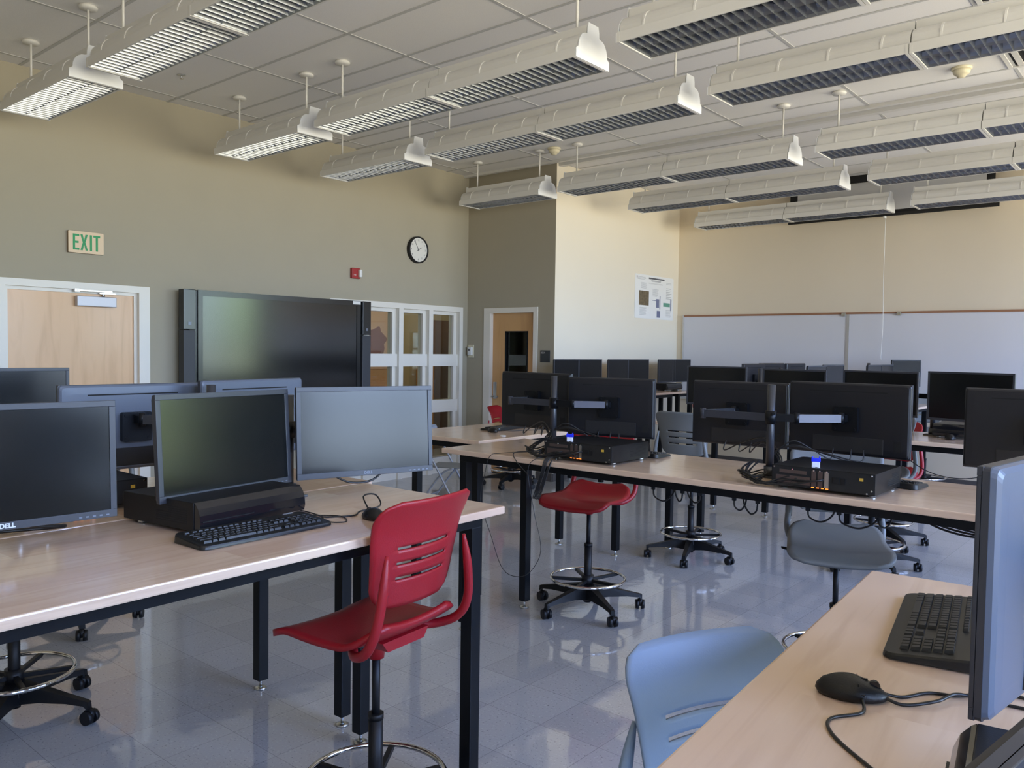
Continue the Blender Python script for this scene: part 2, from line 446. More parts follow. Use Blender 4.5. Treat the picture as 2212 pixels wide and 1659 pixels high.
part('sidelight_pane', lambda bm: box(bm, -.08, S0-oy, .2, -.075, 2.33-oy, 2.05), M['glass'], d1)
def f_hd(bm):
    cyl(bm, (-.045, D0+.12-oy, 1.0), (.02, D0+.12-oy, 1.0), .012); cyl(bm, (.015, D0+.12-oy, 1.0), (.015, D0+.24-oy, 1.0), .011)
    box(bm, -.045, D0+.09-oy, .93, -.035, D0+.15-oy, 1.15)
part('door_handle', f_hd, M['steel'], d1)
dc = thing('door_closer', 'silver door closer with folded arm at the top of the maple door', 'door closer', (XW-.045, 3.19, 1.99))
part('closer_body', lambda bm: box(bm, 0, -.175, -.035, .06, .165, .055, .006), M['silver'], dc)
def f_arm(bm):
    box(bm, .055, -.18, .095, .075, .12, .108); box(bm, .03, .02, .08, .045, .16, .092)
    cyl(bm, (.03, .06, .05), (.03, .06, .095), .012)
    box(bm, -.002, -.2, .088, .07, -.16, .114)
part('closer_arm', f_arm, M['steel'], dc)

# interior window 1
w1 = bpy.data.objects.new('window_1', None); COL.objects.link(w1); w1['kind'] = 'structure'; w1.location = (XW, 6.84, 0)
oy1 = 6.84
PN = [(5.83, 6.22), (6.30, 6.75), (6.84, 7.26), (7.35, 7.82)]
def f_wf(bm):
    x0, x1 = -.14, .014
    for a, b in ((5.73, 5.83), (6.22, 6.30), (6.77, 6.84), (7.28, 7.35), (7.84, 7.90)):
        box(bm, x0, a-oy1, 0, x1, b-oy1, 2.115)
    box(bm, x0, 5.73-oy1, 2.115, x1, 7.90-oy1, 2.18)
    for a, b in PN:
        e = b+.02
        box(bm, x0+.001, a-oy1, 1.40, -.02, e-oy1, 1.555); box(bm, x0+.001, a-oy1, .80, -.02, e-oy1, .96); box(bm, x0+.001, a-oy1, 0, -.02, e-oy1, .21)
        box(bm, x0+.001, a-oy1, 2.07, -.05, e-oy1, 2.115)
        for q0, q1 in ((.21, .80), (.96, 1.40), (1.555, 2.07)): box(bm, x0+.001, b-.035-oy1, q0, -.05, e-oy1, q1)
part('window_frame', f_wf, M['frame'], w1)
for a, b in PN:
    part('pane', lambda bm: box(bm, -.09, a-oy1, .2, -.085, b-oy1, 2.1), M['glass'], w1)

# door 2 in the alcove wall
d2 = bpy.data.objects.new('door_2', None); COL.objects.link(d2); d2['kind'] = 'structure'; d2.location = (-6.81, YW, 0)
def f_df2(bm):
    box(bm, -.45, -.014, 0, -.34, .14, 2.10); box(bm, .385, -.014, 0, .45, .14, 2.10); box(bm, -.45, -.014, 2.10, .45, .14, 2.165)
part('door_frame', f_df2, M['frame'], d2)
def f_leaf2(bm):
    # leaf with lite opening x -.09.. .27 (approx) z 1.0..1.86
    a, b, c, d = -.12, .25, .95, 1.86
    y0, y1 = .05, .09
    box(bm, -.34, y0, .01, a, y1, 2.10); box(bm, b, y0, .01, .385, y1, 2.10); box(bm, a, y0, .01, b, y1, c); box(bm, a, y0, d, b, y1, 2.10)
part('door_leaf', f_leaf2, M['door2'], d2)
def f_lite(bm):
    box(bm, -.12, .066, .95, .25, .072, 1.86)
part('door_lite', f_lite, M['glass'], d2)
def f_lf(bm):
    for a, b, c, d in ((-.125, -.105, .945, 1.865), (.235, .255, .945, 1.865)): box(bm, a, .045, c, b, .095, d)
    box(bm, -.125, .045, .945, .255, .095, .96); box(bm, -.125, .045, 1.85, .255, .095, 1.865)
part('lite_frame', f_lf, M['blackmetal'], d2)
def f_lev(bm):
    box(bm, -.315, .038, .98, -.265, .052, 1.20, .004); box(bm, -.33, .01, 1.0, -.22, .03, 1.02, .004); cyl(bm, (-.29, .05, 1.01), (-.29, .01, 1.01), .011)
part('door_handle', f_lev, M['zinc'], d2)

# rooms behind the glazing
struct('wall_corridor', lambda bm: (box(bm, -9.95, -2, 0, -9.8, 12.6, 3), box(bm, -9.8, 12.5, 0, -7.7, 12.6, 3), box(bm, -9.8, -2, 0, -7.7, -1.9, 3), box(bm, -7.71, 10.2, 0, -7.57, 12.5, 3), box(bm, -7.56, 8.14, 0, -7.5, 10.2, 3)), M['tanwall'])
struct('ceiling_corridor', lambda bm: box(bm, -9.95, -2, 2.75, XW-.14, 12.6, 2.85), M['ceil'])
struct('wall_closet', lambda bm: (box(bm, -7.5, 10.1, 0, XB-.14, 10.2, 3), box(bm, -7.5, 8.14, 2.75, XB-.14, 10.2, 2.8)), M['blk'])
bb = thing('bulletin_board', 'tan bulletin board with plum paper cutout seen through the interior window', 'bulletin board', (-9.79, 8.45, 1.0))
part('backing', lambda bm: box(bm, 0, -1.2, 0, .02, .36, 1.25), M['corkboard'], bb)
part('paper_sheet', lambda bm: (box(bm, .02, -.9, .3, .024, .22, 1.2), ), M['pinkpaper'], bb)
def f_blot(bm):
    pts = []
    for i in range(40):
        a = 2*PI*i/40; r = .22*(1+.13*math.sin(6*a)+.05*math.sin(11*a)); pts.append((-.18+r*math.cos(a)*.9, .72+r*math.sin(a)))
    prism(bm, pts, 'x', .024, .028)
part('paper_cutout', f_blot, M['plum'], bb)
cr = thing('wooden_ledge', 'honey coloured wooden counter below the bulletin board behind the interior window', 'counter', (-9.6, 8.3, 0))
part('top', lambda bm: box(bm, -.18, -1.6, .98, .2, .52, 1.02), M['orangewood'], cr)
part('front_panel', lambda bm: box(bm, -.18, -1.55, .0, .15, .5, .98), M['orangewood'], cr)
bd = thing('wooden_door', 'dark brown door in the corridor seen through the rightmost interior window pane', 'door', (-9.79, 9.75, 0))
part('leaf', lambda bm: box(bm, 0, -.30, 0, .05, .28, 2.1), M['darkwood'], bd)
part('poster', lambda bm: box(bm, .05, -.3, 1.15, .055, -.16, 1.62), M['pgreen'], bd)
cb = thing('wooden_cabinet', 'tall brown cabinet in the corridor seen through the middle interior window pane', 'cabinet', (-9.79, 9.1, 0))
part('body', lambda bm: box(bm, 0, .14, 0, .3, .32, 1.95), M['darkwood'], cb)
part('ledge', lambda bm: box(bm, 0, .05, 0, .32, .14, 1.35), M['orangewood'], cb)

# ------------------------------------------------------------------ things on the walls
ex = thing('exit_sign', 'cream exit sign with green letters above the maple door', 'exit sign', (XW, 3.085, 2.51))
part('housing', lambda bm: box(bm, 0, -.15, -.095, .028, .15, .095, .004), M['brown'], ex)
part('face', lambda bm: prism(bm, rrect(.297, .188, .01), 'x', .028, .034), M['exitface'], ex)
def f_ex(bm):
    x0, x1 = .0338, .0352
    hh = .069; s = .0185
    def q(p): prism(bm, p, 'x', x0, x1)
    def rc(a, b, c, d): q([(a, b), (c, b), (c, d), (a, d)])
    e = -.112
    rc(e, -hh, e+s, hh); rc(e+s, hh-.018, e+.053, hh); rc(e+s, -.009, e+.047, .009); rc(e+s, -hh, e+.053, -hh+.018)
    c = -.019; w = .031
    q([(c-w, hh), (c-w+.019, hh), (c, .017), (c+w-.019, hh), (c+w, hh), (c+.011, 0), (c+w, -hh), (c+w-.019, -hh), (c, -.017), (c-w+.019, -hh), (c-w, -hh), (c-.011, 0)])
    rc(.030-.0005, -hh, .030+s, hh)
    rc(.060, hh-.018, .118, hh); rc(.0798, -hh, .0798+s, hh-.018)
part('letters', f_ex, M['green'], ex)

clk = thing('wall_clock', 'round black rimmed clock with white face on the left wall', 'clock', (XW, 7.06, 2.855))
mxx = Matrix.Rotation(R(90), 4, 'Y')
def f_rim(bm):
    lathe(bm, [(.165, 0), (.165, .045), (.158, .052), (.150, .052), (.148, .030), (.14, .028)], n=48)
    bmesh.ops.transform(bm, matrix=mxx, verts=bm.verts[:])
part('rim', f_rim, M['blk'], clk)
def f_face(bm):
    cyl(bm, (.02, 0, 0), (.034, 0, 0), .149, n=48)
cf = part('face', f_face, M['clockface'], clk)
def hand(bm, ang, l, w):
    a = R(ang); d = Vector((0, math.sin(a), math.cos(a))); p = Vector((0, math.cos(a), -math.sin(a)))
    vs = []
    for x in (.036, .038):
        vs.append([bm.verts.new(Vector((x, 0, 0))+d*u+p*v) for u, v in ((-.02, -w), (l, -w*.4), (l, w*.4), (-.02, w))])
    for i in range(4): bm.faces.new((vs[0][i], vs[0][(i+1) % 4], vs[1][(i+1) % 4], vs[1][i]))
    bm.faces.new(vs[0]); bm.faces.new(vs[1])
part('hands', lambda bm: (hand(bm, -30, .12, .004), hand(bm, 60, .068, .005)), M['ink'], clk)
for k in range(1, 13):
    a = R(30*k)
    text('numeral', str(k), .032, M['ink'], cf, face_mx((.0345, math.sin(a)*.118, math.cos(a)*.118), (1, 0, 0)), .0004)

al = thing('fire_alarm', 'small red fire alarm strobe on the wall above the large display', 'fire alarm', (XW, 6.09, 2.485))
part('housing', lambda bm: box(bm, 0, -.07, -.06, .04, .05, .06, .006), M['alarm'], al)
part('strobe_lens', lambda bm: box(bm, .03, .015, -.045, .075, .055, .045, .012), M['white'], al)
text('lettering', 'FIRE', .02, M['white'], al, face_mx((.041, -.03, -.02), (1, 0, 0)), .0004)

ts = thing('thermostat', 'small white thermostat on the alcove wall beside the door frame', 'thermostat', (-7.49, YW, 1.60))
part('plate', lambda bm: box(bm, -.05, -.012, -.085, .05, 0, .085, .004), M['ivory'], ts)
part('cover', lambda bm: box(bm, -.035, -.045, -.055, .035, -.01, .055, .008), M['white'], ts)
part('display', lambda bm: box(bm, -.02, -.047, .005, .01, -.044, .03), M['ink'], ts)
rs = thing('room_sign', 'small dark square room number sign right of the alcove door', 'sign', (-6.235, YW, 1.55))
part('panel', lambda bm: box(bm, -.075, -.008, -.075, .075, 0, .075, .003), M['sign'], rs)
text('lettering', '205A', .032, M['signtext'], rs, face_mx((-.03, -.0085, .045), (0, -1, 0)), .0004)

# large touch display
tv = thing('large_display', 'large black wall display with tall side speaker bars on the left wall', 'display', (-7.42, 5.045, 0))
tz1, tz0 = 2.157, .97
part('cabinet', lambda bm: box(bm, -.08, -1.06, tz0, -.005, 1.06, tz1-.002, .006), M['tvbezel'], tv)
def f_tb(bm):
    box(bm, -.005, -.985, tz1-.055, .012, 1.0, tz1); box(bm, -.005, -.985, tz0, .012, 1.0, tz0+.05)
    box(bm, -.005, -.985, tz0+.05, .012, -.935, tz1-.055); box(bm, -.005, .95, tz0+.05, .012, 1.0, tz1-.055)
part('bezel', f_tb, M['tvbezel'], tv)
part('screen', lambda bm: box(bm, -.004, -.935, tz0+.05, .005, .95, tz1-.055), M['tvscreen'], tv)
for s in (-1, 1):
    y0, y1 = (-1.14, -1.02) if s < 0 else (1.02, 1.14)
    part('speaker_bar', lambda bm: box(bm, -.07, y0, tz0-.02, .03, y1, tz1-.39, .005), M['tvside'], tv)
    part('speaker_cap', lambda bm: (box(bm, -.07, y0, tz1-.385, .03, y1, tz1, .005), box(bm, .03, y0+.04, tz1-.345, .031, y0+.08, tz1-.305)), M['tvbezel'], tv)
    part('badge', lambda bm: (box(bm, .031, y0+.045, tz1-.34, .0325, y0+.075, tz1-.31, .0), ), M['logod'], tv)
part('label_sticker', lambda bm: box(bm, .012, .89, tz1-.04, .0135, 1.0, tz1-.004), M['white'], tv)
part('wall_bracket', lambda bm: box(bm, -.149, -.5, 1.3, -.08, .5, 1.8), M['blackmetal'], tv)

# poster
ps = thing('research_poster', 'white research poster with photo and diagrams on the bright column wall', 'poster', (XB+.001, 10.37, 1.62+.79))
pw, ph = 1.08, .62
part('sheet', lambda bm: prism(bm, rrect(pw, ph, .02), 'x', 0, .004), M['paper'], ps)
def P(a, b, c, d, x=.0042): return lambda bm: box(bm, .003, a*pw-pw/2, ph/2-d*ph, x, c*pw-pw/2, ph/2-b*ph)
def f_txt(bm):
    for (a, b, c, d, n) in ((.06, .05, .27, .12, 3), (.14, .18, .30, .32, 7), (.44, .30, .60, .48, 8), (.80, .24, .95, .52, 7), (.12, .74, .30, .93, 8), (.80, .76, .95, .94, 7), (.34, .17, .72, .20, 2), (.80, .12, .97, .17, 2)):
        for i in range(n):
            y = b+(d-b)*(i+.3)/n; e = c-(random.random()*.04)
            box(bm, .003, a*pw-pw/2, ph/2-(y+(d-b)/n*.35)*ph, .0045, e*pw-pw/2, ph/2-y*ph)
part('body_text', f_txt, M['inkl'], ps)
part('title', lambda bm: P(.34, .05, .75, .085)(bm), M['ink'], ps)
part('subtitle', lambda bm: (P(.40, .105, .66, .118)(bm), P(.41, .118, .65, .14)(bm)), M['inkl'], ps)
part('crest', P(.04, .04, .055, .085), M['ink'], ps)
part('photograph', P(.10, .37, .35, .70), M['photo'], ps)
part('diagram', lambda bm: (P(.44, .56, .55, .575)(bm), P(.54, .53, .62, .73)(bm), P(.63, .45, .65, .76)(bm), P(.56, .80, .65, .96)(bm), P(.92, .50, .95, .78)(bm)), M['pblue'], ps)
part('bar_chart', P(.73, .60, .91, .69), M['pgreen'], ps)

# whiteboard
wb = thing('whiteboard', 'long white board with brown tack rail on the far wall', 'whiteboard', (0, YB, 0))
wz1 = 2.18
part('left_panel', lambda bm: box(bm, -5.98, -.02, .96, -3.60, -.002, wz1-.025), M['board'], wb)
part('right_panel', lambda bm: box(bm, -3.57, -.02, .96, -1.1, -.002, wz1-.025), M['board'], wb)
part('third_panel', lambda bm: box(bm, -1.07, -.02, .96, 1.9, -.002, wz1-.025), M['board'], wb)
part('tack_rail', lambda bm: box(bm, -5.98, -.028, wz1-.025, 1.9, -.0, wz1), M['cork'], wb)
part('joint_strip', lambda bm: (box(bm, -3.605, -.026, .94, -3.565, -.001, wz1-.02), box(bm, -1.105, -.026, .94, -1.065, -.001, wz1-.02)), M['alu'], wb)
part('edge_trim', lambda bm: (box(bm, -5.995, -.026, .94, -5.975, -.001, wz1), box(bm, -5.98, -.07, .93, 1.9, -.001, .96)), M['alu'], wb)
for x in (-3.66, -2.98): part('rail_clip', lambda bm: box(bm, x, -.05, wz1-.05, x+.05, -.028, wz1-.005, .004), M['zinc'], wb)

# projection screen
pr = thing('projection_screen', 'partly lowered grey projection screen with black borders high on the far wall', 'projection screen', (0, YB-.12, 0))
sx0, sx1, sz = -4.36, -1.93, 3.42
part('fabric', lambda bm: box(bm, sx0+.10, -.0005, sz, sx1-.09, .0005, 3.86), M['screenfab'], pr)
part('black_border', lambda bm: box(bm, sx0, -.001, sz, sx0+.10, .001, 3.86), M['blk'], pr)
part('black_border', lambda bm: box(bm, sx1-.09, -.001, sz, sx1, .001, 3.86), M['blk'], pr)
part('bottom_bar', lambda bm: (box(bm, sx0-.02, -.012, sz-.045, sx1+.05, .012, sz, .004), box(bm, sx0, -.002, sz, sx1, .002, sz+.03)), M['blk'], pr)
part('roller_case', lambda bm: box(bm, sx0-.12, -.05, 3.83, sx1+.14, .05, ZC-.001, .008), M['blk'], pr)
part('pull_cord', lambda bm: (tube(bm, [(-3.13, 0, sz-.04), (-3.13, 0, 2.6), (-3.12, 0, 2.0), (-3.135, .01, 1.62), (-3.12, 0, 1.56)], .0035, 6, 5), cyl(bm, (-3.14, 0, sz-.07), (-3.14, 0, sz-.04), .02)), M['cord'], pr)

# ------------------------------------------------------------------ ceiling things
def smoke(loc, label):
    t = thing('smoke_detector', label, 'smoke detector', loc)
    part('base', lambda bm: lathe(bm, [(.075, 0), (.075, -.015), (.068, -.02), (.062, -.02)]), M['ivory'], t)
    part('sensor_dome', lambda bm: lathe(bm, [(.066, -.018), (.060, -.045), (.045, -.058), (.035, -.06), (.03, -.075), (.01, -.077)]), M['ivory'], t)
    return t
smoke((-1.56, 7.33, ZC), 'ivory smoke detector on the ceiling near the slotted air vent')
smoke((-5.72, 7.44, ZC), 'ivory smoke detector on the ceiling by the top of the column corner')
sp = thing('sprinkler', 'small chrome sprinkler head in the ceiling near the left wall', 'sprinkler', (-6.73, 3.54, ZC))
part('escutcheon', lambda bm: lathe(bm, [(.035, 0), (.03, -.006), (.01, -.008)]), M['zinc'], sp)
part('head', lambda bm: (cyl(bm, (0, 0, -.005), (0, 0, -.03), .008), cyl(bm, (0, 0, -.03), (0, 0, -.033), .017)), M['chrome'], sp)
def vent(x0, y0, x1, y1, label, n):
    t = thing('air_vent', label, 'air vent', (x0, y0, ZC))
    part('frame', lambda bm: (box(bm, 0, 0, -.012, x1-x0, .03, 0), box(bm, 0, y1-y0-.03, -.012, x1-x0, y1-y0, 0), box(bm, 0, .03, -.012, .03, y1-y0-.03, 0), box(bm, x1-x0-.03, .03, -.012, x1-x0, y1-y0-.03, 0)), M['fix'], t)
    w = (x1-x0-.06)/n
    part('blades', lambda bm: [box(bm, .03+w*(i+.5), .03, -.010, .03+w*(i+1), y1-y0-.03, -.001) for i in range(n)], M['fix'], t)
    part('dark_slots', lambda bm: box(bm, .03, .03, -.003, x1-x0-.03, y1-y0-.03, -.0005), M['slot'], t)
vent(-1.27, 7.05, -.62, 7.56, 'white ceiling air vent with long black slots at the right edge', 7)
vent(-1.21, 5.83, -.60, 6.08, 'white ceiling air vent with short black slots near the top right corner', 7)

# light fixtures : origin at bottom centre, runs along +X
def shoulder():
    pts = [(.168, .055), (.155, .060)]
    for i in range(7):
        a = R(90*i/6); pts.append((.075+.078*math.cos(a), .068+.095*math.sin(a)))
    pts += [(.062, .165), (.058, .222)]
    return pts
def section_meshes(L):
    prof = shoulder(); full = prof+[(-a, b) for a, b in reversed(prof)]
    bm = bmesh.new(); prism(bm, full, 'x', 0, L)
    for s in (-1, 1): box(bm, 0, s*.17-.005, 0, L, s*.17+.005, .057)
    n = max(2, int(L/.3))
    for i in range(n):
        x = L*(i+.5)/n
        for s in (-1, 1):
            p = [(s*(a+.004), b+.002) for a, b in prof[1:-2]]; q = [(s*(a-.01), b-.01) for a, b in prof[1:-2]]
            prism(bm, p+list(reversed(q)), 'x', x-.006, x+.006, 1)
    bmesh.ops.recalc_face_normals(bm, faces=bm.faces[:])
    h = bpy.data.meshes.new('housing'); bm.to_mesh(h); bm.free(); h.materials.append(M['fix']); h.materials.append(M['fixrib'])
    bm = bmesh.new()
    m = int(round((L-.04)/.056)); st = (L-.04)/m
    for i in range(m+1):
        x = .02+st*i
        prism(bm, [(x-.011, .044), (x-.004, .018), (x-.001, .004), (x+.001, .004), (x+.004, .018), (x+.011, .044)], 'y', -.163, .163)
    # curved side and centre reflectors
    for s in (-1, 1):
        prism(bm, [(s*.165, .003), (s*.158, .018), (s*.140, .035), (s*.110, .046), (s*.110, .05), (s*.166, .05)], 'x', 0, L)
    prism(bm, [(0, .006), (.008, .02), (.03, .04), (.03, .05), (-.03, .05), (-.03, .04), (-.008, .02)], 'x', 0, L)
    bmesh.ops.recalc_face_normals(bm, faces=bm.faces[:])
    lv = bpy.data.meshes.new('louver'); bm.to_mesh(lv); bm.free(); lv.materials.append(M['louver'])
    return h, lv
SEC = {}
def obj(name, me, parent, loc=(0, 0, 0), rz=0):
    o = bpy.data.objects.new(name, me); COL.objects.link(o); o.parent = parent; o.location = loc; o.rotation_euler = (0, 0, rz); return o
bmc = bmesh.new()
prof = shoulder()
capp = [(.176, -.002), (.176, .052), (.164, .058)]+prof[2:9]+[(.062, .168), (.060, .20), (.052, .235)]
prism(bmc, capp+[(-a, b) for a, b in reversed(capp)], 'x', -.006, 0)
bmesh.ops.recalc_face_normals(bmc, faces=bmc.faces[:])
CAPM = bpy.data.meshes.new('end_cap'); bmc.to_mesh(CAPM); bmc.free(); CAPM.materials.append(M['fixend'])
bmc = bmesh.new(); box(bmc, -.004, -.176, -.003, .014, .176, .054); LIPM = bpy.data.meshes.new('lip'); bmc.to_mesh(LIPM); bmc.free(); LIPM.materials.append(M['fix'])
ZF = 3.38
def fixture(x0, x1, y, nsec, label, z=ZF):
    t = thing('pendant_light', label, 'light fixture', (x0, y, z), 0, 'hanging louvered light fixtures')
    L = (x1-x0)/nsec; key = round(L-.008, 3)
    if key not in SEC: SEC[key] = section_meshes(key)
    h, lv = SEC[key]
    for i in range(nsec):
        ho = obj('housing', h, t, (L*i+.004, 0, 0)); obj('louver', lv, t, (L*i+.004, 0, 0))
        obj('end_lip', LIPM, ho, (0, 0, 0)); obj('end_lip', LIPM, ho, (L-.022, 0, 0))
    obj('end_cap', CAPM, t, (0, 0, 0)); obj('end_cap', CAPM, t, (x1-x0+.006, 0, 0))
    for x in (.13, x1-x0-.12):
        s = part('stem', lambda bm: cyl(bm, (x, 0, .215), (x, 0, ZC-z), .0085, n=10), M['fix'], t)
        part('canopy', lambda bm: lathe(bm, [(.02, -.03), (.055, -.026), (.062, -.012), (.05, 0)], 20, (x, 0, ZC-z)), M['fix'], s)
    return t
rowsn = {2.43: 'first', 4.19: 'second', 5.36: 'third', 7.43: 'fourth', 8.85: 'fifth', 10.6: 'farthest'}
fixture(-7.03, -5.76, 2.43, 1, 'short hanging louvered light above the exit sign, nearest of the wall side ones')
fixture(-7.01, -5.73, 4.18, 1, 'short hanging louvered light above the large display, greenish louver')
fixture(-7.01, -5.74, 5.36, 1, 'short hanging louvered light above the clock side of the wall, third from the door')
fixture(-7.01, -5.79, 7.42, 1, 'short hanging louvered light in front of the alcove corner')
fixture(-5.49, -2.93, 2.43, 2, 'long hanging louvered light crossing the top left edge, largest and nearest')
fixture(-5.50, -2.93, 4.18, 2, 'long hanging louvered light with bluish louver in the upper middle')
fixture(-5.46, -2.90, 5.36, 2, 'long hanging louvered light just behind the bluish middle one')
fixture(-5.52, -2.93, 7.43, 2, 'long hanging louvered light in front of the bright column wall')
fixture(-5.50, -2.95, 8.85, 2, 'long hanging louvered light over the poster, second from the far wall')
fixture(-5.52, -2.98, 10.6, 2, 'long hanging louvered light nearest the projection screen at left')
fixture(-2.62, -.10, 4.15, 2, 'long hanging louvered light cut by the top edge right of middle')
fixture(-2.65, -.10, 5.33, 2, 'long hanging louvered light at upper right with dark blue louver cells')
fixture(-2.65, -.10, 7.35, 2, 'long hanging louvered light at right below the smoke detector')
fixture(-2.65, -.14, 8.80, 2, 'long hanging louvered light at right above the projection screen bar')
fixture(-2.68, -.16, 10.5, 2, 'farthest right hanging louvered light, in front of the projection screen')

# ------------------------------------------------------------------ tables
TT, AP, LG = .028, .045, .051
TABLES = {}
def table(cx, cy, rz, L, Dp, label, m='maple', top=T, group='black framed maple work tables', ov=.075):
    """long axis local X, centre at (cx,cy)"""
    t = thing('work_table', label, 'table', (cx, cy, 0), rz, group)
    def ftop(bm): box(bm, -L/2, -Dp/2, top-TT, L/2, Dp/2, top, .005)
    part('tabletop', ftop, M[m], t)
    a, b = L/2-ov, Dp/2-ov
    def ffr(bm):
        z0, z1 = top-TT-AP, top-TT
        for s in (-1, 1):
            box(bm, -a, s*b-(LG if s > 0 else 0), z0, a, s*b+(LG if s < 0 else 0), z1)
            box(bm, s*a-(LG if s > 0 else 0), -b+LG, z0, s*a+(LG if s < 0 else 0), b-LG, z1)
    part('frame', ffr, M['blackmetal'], t)
    for sx in (-1, 1):
        for sy in (-1, 1):
            x, y = sx*(a-LG/2), sy*(b-LG/2)
            lg = part('leg', lambda bm: box(bm, x-LG/2, y-LG/2, .045, x+LG/2, y+LG/2, top-TT-AP, .003), M['blackmetal'], t)
            part('leveling_foot', lambda bm: (cyl(bm, (x, y, .012), (x, y, .05), .007, n=10), lathe(bm, [(.028, 0), (.028, .006), (.018, .011), (.01, .012)], 16, (x, y, 0))), M['zinc'], lg)
    return t
# island A (runs along Y, slightly rotated); local X -> along +Y
ra = R(90+2.0)
def along(px, py, rot, L, Dp, right_front=True):
    """centre from the right-front corner: local +X end, local -Y side is the front (toward +X world for rot~90)"""
    u = Vector((math.cos(rot), math.sin(rot))); v = Vector((-math.sin(rot), math.cos(rot)))
    c = Vector((px, py))-u*L/2+v*Dp/2
    return c.x, c.y
cx, cy = along(-1.915, 2.235, ra, 1.83, .76)
table(cx, cy, ra, 1.83, .76, 'nearest maple work table at left with the red stool in front', ov=.06)
cx, cy = along(-2.685, 2.262, ra, 1.83, .76)
table(cx, cy, ra, 1.83, .76, 'maple work table back to back behind the nearest left table', ov=.06)
table(-4.82, .46, R(90), 1.83, .76, 'work table by the left wall mostly hidden behind the left monitors')
# B runs along X
table(-1.465, 3.675, 0, 3.70, .75, 'long maple work table in the middle holding two black computer cases', 'maple_plain')
# C runs along Y left of B
table(-3.795, 4.64, R(90), 1.83, .76, 'maple work table before the alcove with small monitor and white disc', 'maple_plain')
# E row behind
table(-1.56, 6.25, 0, 3.74, .76, 'long work table in the farther row under the four black monitors')
# H island
table(-3.56, 8.62, R(90), 1.83, .76, 'distant work table with monitors turned away in front of the whiteboard')
table(-2.76, 8.62, R(90), 1.83, .76, 'distant work table with facing monitors in front of the whiteboard')
table(-2.76, 10.05, R(90), 0.98, .76, 'short distant work table nearest the whiteboard')
table(-5.73, 9.0, R(90), 1.83, .66, 'work table against the bright column wall, near half', top=1.09)
table(-5.73, 10.2, R(90), .55, .66, 'work table against the bright column wall, far end', top=1.09)
# D desk (camera side)
rd = R(90+4.4)
u = Vector((math.cos(rd), math.sin(rd))); v = Vector((-math.sin(rd), math.cos(rd)))
dcn = Vector((-.648, 2.245))-u*.915-v*.38
table(dcn.x, dcn.y, rd, 1.83, .76, 'nearest maple work table at lower right with keyboard and mouse', 'maple_plain')

# ------------------------------------------------------------------ monitors
def make_monitor(W, Hh, label, logo=None, style=0):
    t = thing('monitor', label, 'monitor', group='desktop monitors')
    bz = .017 if style == 0 else .013
    d = .014
    ht = part('housing', lambda bm: (prism(bm, rrect(W, Hh, .006, 3), 'y', .004, d)), M['bezel'], t)
    def fb(bm):
        # tapered back bulge
        def ring(w, h, y, zo=0): return [bm.verts.new((x, y, z+zo)) for x, z in rrect(w, h, .012, 3)]
        rs = [ring(W-.002, Hh-.002, d), ring(W-.006, Hh-.006, d+.007), ring(W-.020, Hh-.020, d+.0115), ring(W-.07, Hh-.07, d+.0125)]
        for A, B in zip(rs, rs[1:]):
            n = len(A)
            for i in range(n): bm.faces.new((A[i], A[(i+1) % n], B[(i+1) % n], B[i]))
        bm.faces.new(rs[-1])
    part('back_shell', fb, M['back_grey_skylit' if style == 2 else 'back'], t)
    def fz(bm):
        x, z = W/2, Hh/2
        for a, b, c, e in ((-x, z-bz, x, z), (-x, -z, x, -z+bz*1.25), (-x, -z+bz*1.25, -x+bz, z-bz), (x-bz, -z+bz*1.25, x, z-bz)):
            box(bm, a, -.002, b, c, .006, e, .0012)
    part('bezel', fz, M['bezel'], t)
    part('screen', lambda bm: box(bm, -W/2+bz, .001, -Hh/2+bz*1.25, W/2-bz, .005, Hh/2-bz), M['screen'], t)
    part('vent_groove', lambda bm: box(bm, -W*.32, d+.010, Hh/2-.042, W*.32, d+.0128, Hh/2-.037), M['slot'], t)
    part('port_recess', lambda bm: (box(bm, -W*.30, d+.010, -Hh/2+.014, W*.28, d+.0145, -Hh/2+.085, .002),), M['backshade'], t)
    def fv(bm):
        prism(bm, rrect(.115, .115, .008, 2), 'y', d+.010, .050)
        for sx in (-1, 1):
            for sz in (-1, 1): cyl(bm, (sx*.045, .049, sz*.045), (sx*.045, .053, sz*.045), .006, n=8)
    part('mount_plate', fv, M['blackmetal'], t)
    part('rating_label', lambda bm: box(bm, -W*.44, d+.0105, -Hh/2+.035, -W*.38, d+.0128, -Hh/2+.08), M['slot'], t)
    def fbtn(bm):
        for i in range(5): box(bm, W/2-.03-i*.018, -.003, -Hh/2+.006, W/2-.022-i*.018, -.001, -Hh/2+.010)
    part('buttons', fbtn, M['logod'] if style == 0 else M['blackplas'], t)
    if logo == 'D':
        text('logo', 'DELL', .017, M['logo'], t, face_mx((0, -.0023, -Hh/2+.0105), (0, -1, 0)), .0004, bold=.0006)
    if logo == 'd':
        text('logo', 'DELL', .015, M['logod'], t, face_mx((0, -.0023, -Hh/2+.0105), (0, -1, 0)), .0004, bold=.0004)
    if logo == 'H':
        part('logo', lambda bm: cyl(bm, (0, -.0022, -Hh/2+.0095), (0, -.0030, -Hh/2+.0095), .0068, n=20), M['logod'], t)
        text('logo', 'hp', .011, M['logo'], t, face_mx((0, -.0032, -Hh/2+.0098), (0, -1, 0)), .0004, shear=.3)
    return t
PROTO = {}
USED = set()
